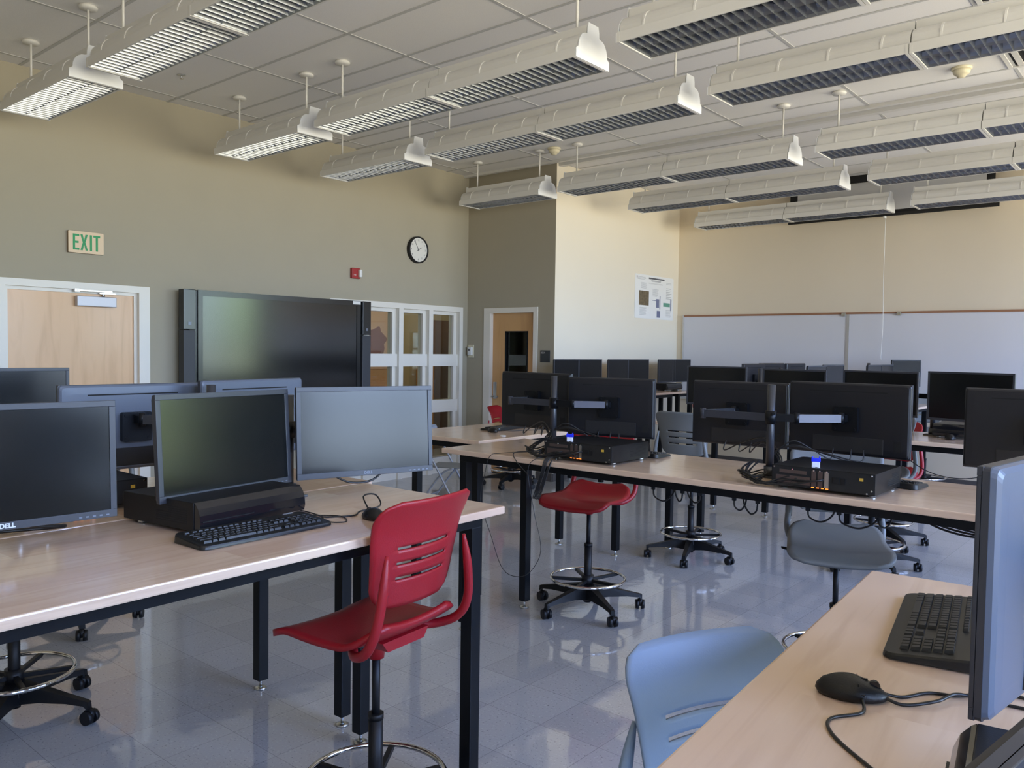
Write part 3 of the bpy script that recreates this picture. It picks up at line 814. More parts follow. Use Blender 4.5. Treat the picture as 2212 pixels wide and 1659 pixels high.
def monitor(kind, x, y, z, yaw, label, back=False, tilt=0., roll=0.):
    """yaw of the visible face (left->right direction); back: we see the back"""
    if kind not in PROTO:
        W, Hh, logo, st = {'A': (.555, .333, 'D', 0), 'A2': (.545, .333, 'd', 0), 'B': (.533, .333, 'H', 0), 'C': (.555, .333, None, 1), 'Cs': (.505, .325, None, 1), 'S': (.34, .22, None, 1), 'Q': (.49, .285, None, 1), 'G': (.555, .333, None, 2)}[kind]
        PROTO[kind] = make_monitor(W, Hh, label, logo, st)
    p = PROTO[kind]
    rz = R(yaw+(180 if back else 0))
    if kind not in USED:
        USED.add(kind); p.location = (x, y, z); p.rotation_euler = (R(tilt), 0, rz); p['label'] = label; o = p
    else: o = dup(p, (x, y, z), None, label, rot=(R(tilt), 0, rz))
    return o

monitor('A', -2.40, .775, 1.293, 85.7, 'dark screen monitor with silver lettering at the left edge of the nearest table', tilt=-2)
monitor('B', -2.450, 1.450, 1.303, 98.9, 'dark screen monitor standing behind the near black computer case', tilt=-3.8)
monitor('A2', -2.386, 1.984, 1.310, 74.0, 'light reflecting monitor at the right end of the nearest left table', tilt=-3.4)
monitor('A2', -4.68, 1.55, 1.325, 90, 'blue tinted monitor screen at the left edge in front of the maple door')
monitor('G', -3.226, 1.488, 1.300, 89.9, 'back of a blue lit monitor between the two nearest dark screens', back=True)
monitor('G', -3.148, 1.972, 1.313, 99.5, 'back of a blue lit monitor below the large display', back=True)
monitor('C', -3.017, 3.796, 1.324, -4.6, 'back of black monitor left of the middle post', back=True)
monitor('Cs', -2.503, 3.815, 1.312, 14, 'back of black monitor right of the middle post', back=True)
monitor('Cs', -1.795, 3.925, 1.315, 2.2, 'back of black monitor left of the right hand post', back=True)
monitor('C', -1.248, 3.896, 1.325, -2.7, 'back of black monitor right of the right hand post above the right computer case', back=True)
monitor('C', -.482, 3.862, 1.325, 0, 'back of black monitor cut by the right edge behind the grey edge-on monitor', back=True)
monitor('Cs', -3.075, 6.25, 1.35, 8, 'black monitor partly hidden behind the left monitor of the right pair, farther row')
monitor('Cs', -2.445, 6.3, 1.34, 0, 'black monitor in the farther row just right of its short post')
monitor('C', -1.845, 6.436, 1.338, -6, 'black monitor in the farther row behind the right computer case')
monitor('C', -1.180, 6.091, 1.351, -14, 'black monitor in the farther row above the black case and mouse')
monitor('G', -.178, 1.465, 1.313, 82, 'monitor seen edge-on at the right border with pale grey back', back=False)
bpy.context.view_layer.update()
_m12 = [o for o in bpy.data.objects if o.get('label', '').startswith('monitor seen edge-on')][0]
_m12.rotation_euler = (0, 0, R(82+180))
monitor('Q', -.099, .521, 1.212, 81.5, 'near monitor whose dark top bezel crosses the lower right corner', tilt=0)
monitor('S', -3.93, 4.72, 1.175, 118, 'small monitor back leaning on the table before the alcove', back=True, tilt=-6)
# wall side pairs (facing +X)
for y, yaw, lb in ((7.80, 90, 'leftmost'), (8.28, 90, 'second'), (8.92, 92, 'third'), (9.40, 88, 'fourth'), (10.17, 92, 'fifth'), (10.58, 88, 'sixth')):
    monitor('Cs', -5.75, y, 1.36, yaw, lb+' from the left of the six dark screens along the bright column wall')
# H island backs
for x, y, z, yaw, lb in ((-3.55, 8.03, 1.352, 92, 'leftmost grey monitor back in front of the whiteboard'), (-3.58, 8.58, 1.355, 86, 'second grey monitor back in front of the whiteboard'),
                         (-3.55, 9.16, 1.352, 90, 'third grey monitor back in front of the whiteboard, beside the board joint')):
    monitor('C', x, y, z, yaw, lb, back=True)
for x, y, z, yaw, lb in ((-2.86, 7.98, 1.352, 90, 'left grey screen of the pair under the whiteboard joint'), (-2.88, 8.50, 1.358, 86, 'right grey screen of the pair under the whiteboard joint'),
                         (-2.84, 9.72, 1.352, 90, 'left grey screen of the distant pair right of the whiteboard joint'), (-2.84, 10.25, 1.352, 88, 'right grey screen of the distant pair right of the whiteboard joint'),
                         (-2.74, 10.62, 1.41, 66, 'distant grey monitor rising behind the pair nearest the pull cord')):
    monitor('Cs', x, y, z, yaw, lb)

# ------------------------------------------------------------------ monitor arm stands
def obox(bm, p, q, w, h):
    """bar between two points"""
    p, q = Vector(p), Vector(q); d = q-p; L = d.length; d.normalize()
    s = Vector((-d.y, d.x, 0)).normalized(); up = d.cross(s)*-1
    up = s.cross(d) if up.z < 0 else up
    vs = []
    for t in (p, q):
        vs.append([bm.verts.new(t+s*a*w/2+up*b*h/2) for a, b in ((-1, -1), (1, -1), (1, 1), (-1, 1))])
    for i in range(4): bm.faces.new((vs[0][i], vs[0][(i+1) % 4], vs[1][(i+1) % 4], vs[1][i]))
    bm.faces.new(vs[0]); bm.faces.new(vs[1])
def stand(px, py, mons, label, zarm=1.33, top=1.48, elbow=.12, base=T, elbows=None):
    """mons: list of (x,y,normal_dir(deg, direction the back faces))"""
    t = thing('monitor_arm_stand', label, 'monitor stand', (px, py, base), group='dual monitor arm stands')
    part('pole', lambda bm: (cyl(bm, (0, 0, 0), (0, 0, top-base), .0175, n=20), cyl(bm, (0, 0, 0), (0, 0, .05), .026, n=20), box(bm, -.05, -.05, 0, .05, .05, .008, .002)), M['pole'], t)
    part('collar', lambda bm: (cyl(bm, (0, 0, zarm-base-.03), (0, 0, zarm-base+.03), .025, n=20), cyl(bm, (.02, -.02, zarm-base+.02), (.03, -.045, zarm-base+.02), .007, n=8)), M['blackmetal'], t)
    for i, (mx_, my_, bd) in enumerate(mons):
        n = Vector((math.cos(R(bd)), math.sin(R(bd)), 0)); c = Vector((mx_-px, my_-py, zarm-base))
        vp = c+n*.055; e0 = c+n*.085
        mid = (e0*.42)+n*elbow*.35
        if elbows and i in elbows: mid = Vector((elbows[i][0]-px, elbows[i][1]-py, 0))
        mid.z = zarm-base
        e0.z = zarm-base
        s = Vector((mid.x, mid.y, 0)).normalized()*.02
        dm = M['arm_lit']
        a1 = part('inner_arm', lambda bm: (obox(bm, (s.x, s.y, zarm-base), mid, .022, .034), cyl(bm, (mid.x, mid.y, zarm-base-.024), (mid.x, mid.y, zarm-base+.024), .014, n=12)), M['arm_half_lit'] if elbows and i in elbows else M['blackmetal'], t)
        a2 = part('outer_arm', lambda bm: obox(bm, mid, e0, .022, .036), M['arm_lit'] if i else M['pole'], t)
        part('swivel_head', lambda bm: (cyl(bm, (e0.x, e0.y, e0.z-.026), (e0.x, e0.y, e0.z+.026), .013, n=12), obox(bm, e0, vp-n*.012, .03, .03),), M['blackmetal'], t)
    return t
stand(-2.755, 3.62, [(-3.017, 3.796, -94.6), (-2.503, 3.815, -76)], 'dark post with two arms beside the left computer case', elbows={0: (-3.055, 3.60)})
stand(-1.505, 3.62, [(-1.795, 3.925, -88), (-1.248, 3.896, -92.7)], 'dark post with two arms beside the right computer case', elbows={0: (-1.84, 3.61)})
stand(-3.02, 1.71, [(-3.226, 1.488, 0), (-3.148, 1.972, 9)], 'dark post with two arms behind the nearest dark screens', top=1.465)
stand(-2.62, 1.80, [(-2.450, 1.450, 188.9), (-2.386, 1.984, 164)], 'post with two arms hidden behind the nearest standing monitor', top=1.44, zarm=1.31)
stand(-2.62, .55, [(-2.40, .775, 175)], 'arm stand of the monitor at the left edge', top=1.44, zarm=1.29)
stand(-2.77, 6.42, [(-3.075, 6.25, 98), (-2.445, 6.3, 90)], 'short dark post between the far left pair of black monitors', top=1.50)
stand(-1.47, 6.42, [(-1.845, 6.436, 84), (-1.180, 6.091, 76)], 'thick dark post between the two far right black monitors', top=1.47)
stand(-.19, 3.62, [(-.482, 3.862, -90)], 'arm stand of the black monitor cut by the right edge')
stand(-5.93, 8.04, [(-5.75, 7.80, 180), (-5.75, 8.28, 180)], 'arm stand behind the left pair of screens at the column wall', base=1.09, zarm=1.36, top=1.45)
stand(-5.93, 9.16, [(-5.75, 8.92, 182), (-5.75, 9.40, 178)], 'arm stand behind the middle pair of screens at the column wall', base=1.09, zarm=1.36, top=1.45)
stand(-5.93, 10.37, [(-5.75, 10.17, 182), (-5.75, 10.58, 178)], 'arm stand behind the right pair of screens at the column wall', base=1.09, zarm=1.36, top=1.45)
stand(-3.36, 8.30, [(-3.55, 8.03, 2), (-3.58, 8.58, -4)], 'arm stand behind the distant grey monitor backs, left one')
stand(-3.36, 9.30, [(-3.55, 9.16, 0)], 'arm stand behind the distant grey monitor backs, right one')
stand(-3.02, 8.24, [(-2.86, 7.98, 180), (-2.88, 8.50, 176)], 'arm stand behind the pair of grey screens under the board joint')
stand(-3.00, 10.02, [(-2.84, 9.72, 180), (-2.84, 10.25, 178)], 'arm stand behind the distant grey screens by the pull cord', top=1.53)
stand(-4.88, 1.25, [(-4.68, 1.55, 180)], 'arm stand of the blue tinted monitor at the left edge')
stand(-.02, 1.36, [(-.20, 1.445, -8)], 'arm stand of the edge-on monitor at the right border', top=1.45)
stand(-.235, .30, [(-.099, .521, 172)], 'arm stand of the near monitor in the lower right corner', zarm=1.23, top=1.30)

# ------------------------------------------------------------------ computers
def computer(cx, cy, rz, label, W=.42, D=.38, hh=.098, base=T, brown=False):
    """front face local -Y, rear local +Y"""
    t = thing('computer_case', label, 'computer', (cx, cy, base), rz, 'low black computer cases')
    sh = M['caseblk']
    part('chassis', lambda bm: box(bm, -W/2, -D/2+.03, .012, W/2, D/2, hh, .002), sh, t)
    def ffr(bm):
        pts = [(-D/2+.03, .014), (-D/2+.006, .016), (-D/2+.001, .035), (-D/2+.004, .060), (-D/2+.012, .080), (-D/2+.024, .094), (-D/2+.03, hh)]
        prism(bm, pts, 'x', -W/2+.003, W/2-.003)
        for f in bm.faces: f.smooth = False
    f = part('front_panel', ffr, M['gloss'], t)
    part('drive_door', lambda bm: box(bm, -W/2+.01, -D/2-.002, .04, -W/2+.2, -D/2+.003, .043), M['blackplas'], f)
    for sx in (-1, 1):
        for sy in (-1, 1): part('foot', lambda bm: cyl(bm, (sx*(W/2-.03), sy*(D/2-.06), 0), (sx*(W/2-.03), sy*(D/2-.06), .012), .017, n=16), M['zinc'], t)
    for s in (-1, 1):
        def fsv(bm):
            for i in range(8):
                z = .030+i*.0065; n0 = -.13 if i > 4 else -.13; n1 = .02 if i < 5 else -.04
                box(bm, s*W/2-.0008, n0+.0, z, s*W/2+.0008, n1, z+.0032)
        part('side_vent', fsv, M['slot'], t)
    y = D/2
    def frear(bm):
        box(bm, -W/2+.004, y, .016, W/2-.004, y+.0012, hh-.004)
    part('rear_panel', frear, M['blk'], t)
    part('port_strip', lambda bm: (box(bm, W/2-.165, y+.001, .024, W/2-.02, y+.004, .058), box(bm, W/2-.150, y+.001, .068, W/2-.035, y+.003, .082), box(bm, -.005, y+.001, .022, .014, y+.003, .086), box(bm, .022, y+.001, .022, .040, y+.003, .086)), M['pcb'], t)
    part('slot_cover', lambda bm: (box(bm, -.030, y+.001, .022, -.013, y+.003, .086), ), M['steel'], t)
    part('power_socket', lambda bm: (box(bm, -.075, y+.001, .045, -.045, y+.006, .070, .002), box(bm, -.095, y+.001, .045, -.082, y+.004, .068)), M['blackplas'], t)
    def fscr(bm):
        for x, z in ((-W/2+.012, .090), (-W/2+.012, .030), (W/2-.012, .090), (-W/2+.03, .018), (W/2-.09, .085), (-.022, .088), (.006, .088), (.031, .088)):
            cyl(bm, (x, y+.001, z), (x, y+.004, z), .0035, n=8)
    part('screws', fscr, M['chrome'], t)
    part('status_lights', lambda bm: [box(bm, x, y+.003, .0175, x+.011, y+.005, .0205) for x in (-.03, -.012, .008, .028)], M['led'], t)
    part('badge', lambda bm: box(bm, -.165, y+.001, .066, -.15, y+.003, .078), M['gold'], t)
    return t
c1 = computer(-2.42, 3.57, R(180), 'black computer case on the middle table, rear side with cables')
c2 = dup(c1, (-1.175, 3.545, T), R(180), 'black computer case on the right middle table, rear side with orange lights')
c3 = dup(c1, (-2.46, 1.415, T), R(90+8), 'black computer case with curved glossy front under the near standing monitor')
c4 = dup(c1, (-3.02, 1.15, T), R(270), 'computer case glimpsed behind the near monitors')
c5 = dup(c1, (-1.22, 6.42, T), 0, 'black computer case with curved front on the far right table')
c6 = dup(c1, (-.016, .985, T), R(270+8), 'computer case at the right border with the mouse cable plugged in')
c7 = dup(c1, (-5.80, 10.16, 1.09), R(90), 'small looking computer case under the rightmost screens at the column wall')
c8 = dup(c1, (-2.42, 6.42, T), 0, 'computer case on the far left table behind the monitors')

def dongle(x, y, z, label):
    t = thing('monitor_adapter', label, 'adapter', (x, y, z), R(20), 'blue and white plugs on the cases')
    part('plug_shell', lambda bm: box(bm, -.016, -.007, 0, .016, .007, .028, .003), M['whiteplug'], t)
    part('connector', lambda bm: (box(bm, -.018, -.008, .024, .018, .008, .040, .002), cyl(bm, (-.014, 0, .036), (-.014, 0, .046), .003, n=8), cyl(bm, (.014, 0, .036), (.014, 0, .046), .003, n=8)), M['bluevga'], t)
    part('lead', lambda bm: tube(bm, [(0, 0, .004), (.002, -.008, -.0), (.01, -.012, .0)], .003, 6, 3), M['cable'], t)
dongle(-2.48, 3.40, T+.098, 'blue and white monitor plug standing on the left computer case')
dongle(-1.21, 3.385, T+.098, 'blue and white monitor plug standing on the right computer case')

# ------------------------------------------------------------------ keyboards and mice
def keyboard_proto(label):
    t = thing('keyboard', label, 'keyboard', group='black keyboards')
    W, D = .455, .165
    def fb(bm):
        out = rrect(W, D, .022, 5)
        A = [bm.verts.new((x, y, .003)) for x, y in out]
        B = [bm.verts.new((x*.995, y*.99, .008+(y+D/2)*.085)) for x, y in out]
        C_ = [bm.verts.new((x*.985, y*.97, .012+(y+D/2)*.085)) for x, y in out]
        n = len(out)
        for P_, Q in ((A, B), (B, C_)):
            for i in range(n): bm.faces.new((P_[i], P_[(i+1) % n], Q[(i+1) % n], Q[i]))
        bm.faces.new(list(reversed(A))); bm.faces.new(C_)
    part('body', fb, M['keyb'], t)
    def fk(bm):
        s = .0186; z = lambda y: .012+(y+D/2)*.085
        def key(x, y, w, h=1.):
            x0, x1, y0, y1 = x+.001, x+w*s-.001, y+.001, y+h*s-.001
            zz = z(y); i = .0022
            vs = [bm.verts.new(p) for p in ((x0, y0, zz-.001), (x1, y0, zz-.001), (x1, y1, zz), (x0, y1, zz), (x0+i, y0+i, zz+.0065), (x1-i, y0+i, zz+.0065), (x1-i, y1-i*.6, zz+.008), (x0+i, y1-i*.6, zz+.008))]
            for q in ((4, 5, 6, 7), (0, 1, 5, 4), (1, 2, 6, 5), (2, 3, 7, 6), (3, 0, 4, 7)): bm.faces.new([vs[k] for k in q])
        X0 = -W/2+.018; Y0 = -D/2+.026
        rows = [[1.5, 1, 1.25, 5.5, 1.25, 1, 1, 1.5], [2.25]+[1]*10+[1.75], [1.75]+[1]*11+[1.25], [1.5]+[1]*12+[.5], [1]*13+[1]]
        for r, ws in enumerate(rows):
            x = X0
            for w in ws: key(x, Y0+r*s, w); x += w*s
        for i in range(12): key(X0+s*(1.3+i*1.02+(i//4)*.25), Y0+5.35*s, .95, .7)
        key(X0, Y0+5.35*s, 1, .7)
        xe = X0+14.5*s
        for r in (3, 4):
            for i in range(3): key(xe+i*s, Y0+r*s, 1)
        for i in range(3): key(xe+i*s, Y0, 1)
        key(xe+s, Y0+s, 1)
        xn = xe+3.4*s
        for r in range(5):
            for i in range(4): key(xn+i*s, Y0+r*s, 1)
    part('keys', fk, M['key'], t)
    part('rear_feet', lambda bm: (box(bm, -.2, D/2-.03, 0, -.17, D/2-.01, .022), box(bm, .17, D/2-.03, 0, .2, D/2-.01, .022), box(bm, -.2, -D/2+.01, 0, .2, -D/2+.02, .004)), M['blackplas'], t)
    tm = face_mx((.165, D/2-.010, .0265), (0, -.08, 1), (0, 1, 0))
    text('logo', 'Microsoft', .010, M['logo'], t, tm, .0002, shear=.2, bold=.0003)
    return t
kb = keyboard_proto('black keyboard in front of the near computer case')
kb.location = (-2.165, 1.375, T); kb.rotation_euler = (0, 0, R(92))
k2 = dup(kb, (-.395, 1.835, T), R(-80.5), 'black keyboard on the lower right table beside the edge-on monitor')
k3 = dup(kb, (-2.42, 3.87, T), R(180), 'keyboard edge peeking out behind the left computer case')
k4 = dup(kb, (-1.12, 3.80, T), R(176), 'keyboard edge peeking out behind the right computer case')
k5 = dup(kb, (-3.83, 4.47, T), R(-82), 'small looking keyboard on the table before the alcove')
def mouse_proto(label):
    t = thing('mouse', label, 'mouse', group='black computer mice')
    def fm(bm):
        rings = []
        n = 20
        for j, (zf, sc) in enumerate(((0.002, .93), (.008, 1.), (.016, .97), (.026, .80), (.033, .52), (.037, .2))):
            ring = []
            for i in range(n):
                a = 2*PI*i/n; x = math.sin(a); y = math.cos(a)
                wx = .031*(1-.10*math.cos(2*a))*sc; ly = .057*sc
                yy = y*ly-.006*(1-sc)
                z = zf*(1-.30*max(0, yy)/.057)
                ring.append(bm.verts.new((x*wx, yy, z)))
            rings.append(ring)
        for A, B in zip(rings, rings[1:]):
            for i in range(n):
                f = bm.faces.new((A[i], A[(i+1) % n], B[(i+1) % n], B[i])); f.smooth = True
        bm.faces.new(list(reversed(rings[0]))); f = bm.faces.new(rings[-1]); f.smooth = True
    part('shell', fm, M['blackplas'], t)
    part('scroll_wheel', lambda bm: cyl(bm, (-.004, .034, .022), (.004, .034, .022), .0095, n=14), M['gloss'], t)
    part('button_gap', lambda bm: (box(bm, -.0006, .012, .027, .0006, .024, .0335), box(bm, -.024, .008, .022, .024, .0095, .0305)), M['slot'], t)
    part('side_grip', lambda bm: (box(bm, -.031, -.02, .010, -.027, .02, .017, .002), box(bm, .027, -.02, .010, .031, .02, .017, .002)), M['gloss'], t)
    return t
m1 = mouse_proto('black mouse on the nearest left table beside the keyboard')
m1.location = (-2.085, 1.76, T); m1.rotation_euler = (0, 0, R(75))
m2 = dup(m1, (-.425, 1.385, T), R(-70), 'black mouse on the lower right table')
m3 = dup(m1, (-1.30, 6.17, T), R(20), 'tiny looking mouse on the far right table')
m4 = dup(m1, (-3.72, 4.20, T), R(60), 'mouse at the front of the table before the alcove')
m5 = dup(m1, (-5.50, 9.93, 1.09), R(80), 'mouse on the table along the column wall')

ct = tag(part('white_disc', lambda bm: lathe(bm, [(.022, 0), (.022, .004), (.018, .006)], 24), M['white'], None, loc=(-3.50, 4.05, T)), 'small white disc lying on the table before the alcove', 'disc')
bt = thing('bottle', 'small white bottle with dark cap on the table along the column wall', 'bottle', (-5.62, 9.48, 1.09))
part('body', lambda bm: lathe(bm, [(.028, 0), (.03, .01), (.03, .07), (.015, .085), (.012, .09)]), M['white'], bt)
part('cap', lambda bm: cyl(bm, (0, 0, .088), (0, 0, .11), .014), M['sign'], bt)

# ------------------------------------------------------------------ stools
def shell(bm, nu, nv, pos, keep=None, th=.007):
    """grid shell: pos(u,v)->Vector, u in -1..1, v in 0..1"""
    us = nu if isinstance(nu, list) else [-1+2*i/nu for i in range(nu+1)]
    vs_ = nv if isinstance(nv, list) else [i/nv for i in range(nv+1)]
    V = [[bm.verts.new(pos(u, v)) for u in us] for v in vs_]
    for j in range(len(vs_)-1):
        for i in range(len(us)-1):
            if keep and not keep((us[i]+us[i+1])/2, (vs_[j]+vs_[j+1])/2): continue
            f = bm.faces.new((V[j][i], V[j][i+1], V[j+1][i+1], V[j+1][i])); f.smooth = True
    for v in [v for v in bm.verts if not v.link_faces]: bm.verts.remove(v)
    bmesh.ops.recalc_face_normals(bm, faces=bm.faces[:])
    bmesh.ops.solidify(bm, geom=bm.faces[:], thickness=th)
    for f in bm.faces: f.smooth = True

def stool_proto(label, col, seat_z=.72, ring_z=.20):
    """faces local +Y (backrest at -Y); origin on the floor"""
    t = thing('drafting_stool', label, 'stool', group='drafting stools with foot rings')
    # seat
    def ps(u, v):
        # v 0 rear .. 1 front
        r = .075; w = .235-.015*(1-v)
        def rnd(d): return 0 if d >= r else r-math.sqrt(max(0, r*r-(r-d)**2))
        Ls = .45; d = min(v, 1-v)*Ls
        x = u*(w-rnd(d)); y = -.17+v*Ls
        z = seat_z+.014*u*u
        z += .055*max(0, (.28-v)/.28)**2 - .046*max(0, (v-.70)/.30)**2 - .012*math.sin(PI*min(1, v/.8))
        return Vector((x, y, z))
    st = part('seat', lambda bm: shell(bm, 20, 26, ps, th=.020), M[col], t)
    # under pan
    def fpan(bm):
        prism(bm, [(-.11, seat_z-.012), (.11, seat_z-.012), (.085, seat_z-.045), (-.085, seat_z-.045)], 'y', -.13, .10)
        lathe(bm, [(.026, -.115), (.03, -.08), (.045, -.045), (.045, -.04)], 20, (0, 0, seat_z))
    part('seat_support', fpan, M[col], t)
    part('height_lever', lambda bm: tube(bm, [(.09, .02, seat_z-.045), (.17, .03, seat_z-.05), (.20, .035, seat_z-.05), (.255, .05, seat_z-.035)], .008, 8, 5, rad=lambda q: .006+.006*max(0, math.sin(PI*q)), flat=.5), M['stoolblk'], t)
    # backrest
    bz0, bz1 = seat_z+.11, seat_z+.45
    def pb(u, v):
        hgt = bz1-bz0; r = .06
        w = .185+.045*v**1.4
        def rnd(d, r): return 0 if d >= r else r-math.sqrt(max(0, r*r-(r-d)**2))
        x = u*(w-rnd((1-v)*hgt, .075)-rnd(v*hgt, .07))
        y = -.175 - .055*v - .035*max(0, v-.6)**2/.16 + .062*(x/.22)**2*(1-.35*v)
        z = bz0+v*hgt - .010*(u*u)*(1 if v > .5 else -1.)*0
        return Vector((x, y, z))
    sl = (.27, .41, .55); hw = .016
    vl = sorted(set([i/22 for i in range(23)]+[s-hw for s in sl]+[s+hw for s in sl])); vl = [v for v in vl if not any(abs(v-s) < hw*.95 for s in sl)]
    ul = [-1+2*i/24 for i in range(25)]
    def keep(u, v):
        for k, s in enumerate(sl):
            lim = .60-.04*k
            if abs(v-s) < hw and abs(u) < lim+.02*k: return False
        return True
    part('backrest', lambda bm: shell(bm, ul, vl, pb, keep, .008), M[col], t)
    # arms from under the seat up to the back sides
    for s in (-1, 1):
        pts = [(s*.13, -.02, seat_z-.035), (s*.19, -.09, seat_z-.035), (s*.220, -.165, seat_z+.0), (s*.222, -.205, seat_z+.07), (s*.205, -.217, seat_z+.18), (s*.185, -.214, seat_z+.29)]
        part('back_arm', lambda bm: tube(bm, pts, .015, 12, 6, rad=lambda q: .0155 if q < .8 else .0155-.010*((q-.8)/.2)**1.5), M[col], t)
    part('gas_post', lambda bm: cyl(bm, (0, 0, .36), (0, 0, seat_z-.10), .0135, n=18), M['stoolblk'], t)
    part('column', lambda bm: (cyl(bm, (0, 0, .05), (0, 0, .415), .024, n=20), cyl(bm, (0, 0, .40), (0, 0, .42), .026, n=20)), M['stoolblk'], t)
    fr = part('foot_ring', lambda bm: torus(bm, .232, .0095, ring_z), M['chrome'], t)
    def fsp(bm):
        cyl(bm, (0, 0, ring_z-.045), (0, 0, ring_z+.02), .038, n=18)
        for i in range(5):
            a = 2*PI*i/5+.5; d = Vector((math.cos(a), math.sin(a), 0))
            obox(bm, d*.03+Vector((0, 0, ring_z-.012)), d*.23+Vector((0, 0, ring_z-.006)), .018, .018)
    part('ring_spokes', fsp, M['stoolblk'], fr)
    def fbase(bm):
        lathe(bm, [(.03, .06), (.05, .075), (.055, .10), (.05, .145), (.032, .155)], 20)
        for i in range(5):
            a = 2*PI*i/5; d = Vector((math.cos(a), math.sin(a), 0)); s = Vector((-d.y, d.x, 0))
            sec = [(.03, .036, .165, .075), (.13, .029, .145, .088), (.25, .022, .118, .088), (.325, .018, .102, .080), (.345, .016, .096, .064)]
            prev = None
            for rr, w, zt, zb in sec:
                ring = [bm.verts.new(d*rr+s*w+Vector((0, 0, zb))), bm.verts.new(d*rr+s*w*.7+Vector((0, 0, zt))), bm.verts.new(d*rr-s*w*.7+Vector((0, 0, zt))), bm.verts.new(d*rr-s*w+Vector((0, 0, zb)))]
                if prev:
                    for k in range(4): bm.faces.new((prev[k], prev[(k+1) % 4], ring[(k+1) % 4], ring[k]))
                else: bm.faces.new(ring)
                prev = ring
            bm.faces.new(prev)
    bs = part('five_star_base', fbase, M['stoolblk'], t)
    for i in range(5):
        a = 2*PI*i/5; d = Vector((math.cos(a), math.sin(a), 0)); c = d*.335
        w = a+1.1+i*1.7; wd = Vector((math.cos(w), math.sin(w), 0)); off = Vector((-wd.y, wd.x, 0))*.012
        def fc(bm):
            cc = c+off; cyl(bm, (c.x, c.y, .05), (c.x, c.y, .085), .008, n=10)
            for s in (-1, 1):
                p = cc+wd*s*.008+Vector((0, 0, .031)); q = cc+wd*s*.028+Vector((0, 0, .031))
                cyl(bm, p, q, .031, .028, n=20)
            cyl(bm, cc-wd*.012+Vector((0, 0, .042)), cc+wd*.012+Vector((0, 0, .042)), .025, n=14)
        part('caster', fc, M['stoolblk'], bs)
    return t
STOOL = {}
def stool(x, y, deg, col, label, seat_z=.72, ring_z=.20):
    k = (col, seat_z, ring_z)
    if k not in STOOL:
        o = STOOL[k] = stool_proto(label, col, seat_z, ring_z); o.location = (x, y, 0); o.rotation_euler = (0, 0, R(deg))
    else: o = dup(STOOL[k], (x, y, 0), R(deg), label)
    return o
stool(-2.04, 1.74, 96.3, 'red', 'bright red stool at the nearest left table, seen from behind')
stool(-2.90, 4.19, 187, 'red', 'red stool with curved seat pushed under the middle table')
stool(-1.315, 3.995, 203, 'grey', 'dark grey stool whose seat shows below the right middle table')
stool(-3.04, 5.80, 2, 'grey', 'grey stool with slotted back standing behind the long middle table')
stool(-1.88, 6.47, 170, 'grey', 'stool under the far work table, only its base showing below')
stool(-6.28, 7.42, -70, 'red', 'low red stool by the alcove door', seat_z=.50)
stool(-2.47, 10.45, 200, 'grey', 'stool at the far wall with chrome ring behind the post')
stool(-2.06, 7.42, 170, 'red', 'red stool half hidden behind the right computer case', seat_z=.60)
stool(-4.86, 9.25, 80, 'red', 'red stool at the table along the column wall', seat_z=.80, ring_z=.30)
stool(-3.86, 1.27, 250, 'grey', 'stool base with chrome ring at the lower left edge')
stool(-4.95, 1.95, 200, 'grey', 'stool by the maple door, hidden but for one wheel')
stool(-.650, 1.598, -115.5, 'grey_skylit', 'grey stool back with sky blue painted in, at the lower right table', seat_z=.52)

# folding chair
fc = thing('folding_chair', 'grey metal folding chair near the interior window', 'folding chair', (-5.88, 5.95, 0), R(-68))
def f_fr(bm):
    for s in (-1, 1):
        x = s*.21
        tube(bm, [(x, .20, .012), (x, -.02, .40), (x, -.20, .72), (x*.93, -.215, .78)], .011, 8, 5)
        tube(bm, [(s*.185, -.26, .012), (s*.185, .0, .36), (s*.185, .14, .43)], .010, 8, 5)
    tube(bm, [(-.195, -.215, .78), (-.15, -.222, .82), (.15, -.222, .82), (.195, -.215, .78)], .011, 8, 5)
    tube(bm, [(-.21, .12, .14), (.21, .12, .14)], .008, 8, 0); tube(bm, [(-.185, -.18, .12), (.185, -.18, .12)], .008, 8, 0)
part('frame', f_fr, M['foldgrey'], fc)
part('backrest', lambda bm: shell(bm, 12, 6, lambda u, v: Vector((u*.185, -.195-.02*v-.02*(1-u*u), .62+.195*v)), None, .004), M['foldgrey'], fc)
part('seat', lambda bm: shell(bm, 12, 12, lambda u, v: Vector((u*(.19-.02*abs(v-.5)), -.18+.37*v, .435-.012*(1-u*u)-.012*v*0)), None, .006), M['grey'], fc)

# ------------------------------------------------------------------ cables
def cable(pts, label, r=.0028, m='cable', k=6, name='cable', cat='cable', group=None):
    bm = bmesh.new()
    for p in (pts if isinstance(pts[0][0], (tuple, list)) else [pts]): tube(bm, p, r, 6, k)
    return tag(link(name, bm, M[m]), label, cat, group)
z0 = T+.003
cable([(-2.17, 1.61, T+.02), (-2.20, 1.66, z0), (-2.16, 1.74, z0), (-2.20, 1.80, z0), (-2.19, 1.88, z0+.01), (-2.24, 1.90, z0+.04), (-2.22, 1.83, z0+.045), (-2.14, 1.79, z0+.01), (-2.13, 1.775, T+.01)], 'thin looping mouse cable beside the near keyboard', name='mouse_cable')
cable([(-2.25, 1.58, T+.015), (-2.27, 1.64, z0), (-2.18, 1.70, z0), (-2.10, 1.66, z0), (-2.14, 1.62, z0), (-2.25, 1.66, z0), (-2.40, 1.67, z0)], 'keyboard cable curling beside the near computer case', name='keyboard_cable', r=.002)
cable([(-.395, 1.405, T+.012), (-.36, 1.43, z0), (-.33, 1.48, z0), (-.29, 1.50, z0), (-.24, 1.56, z0), (-.16, 1.56, z0)], 'upper mouse cable strand at the lower right table', name='mouse_cable')
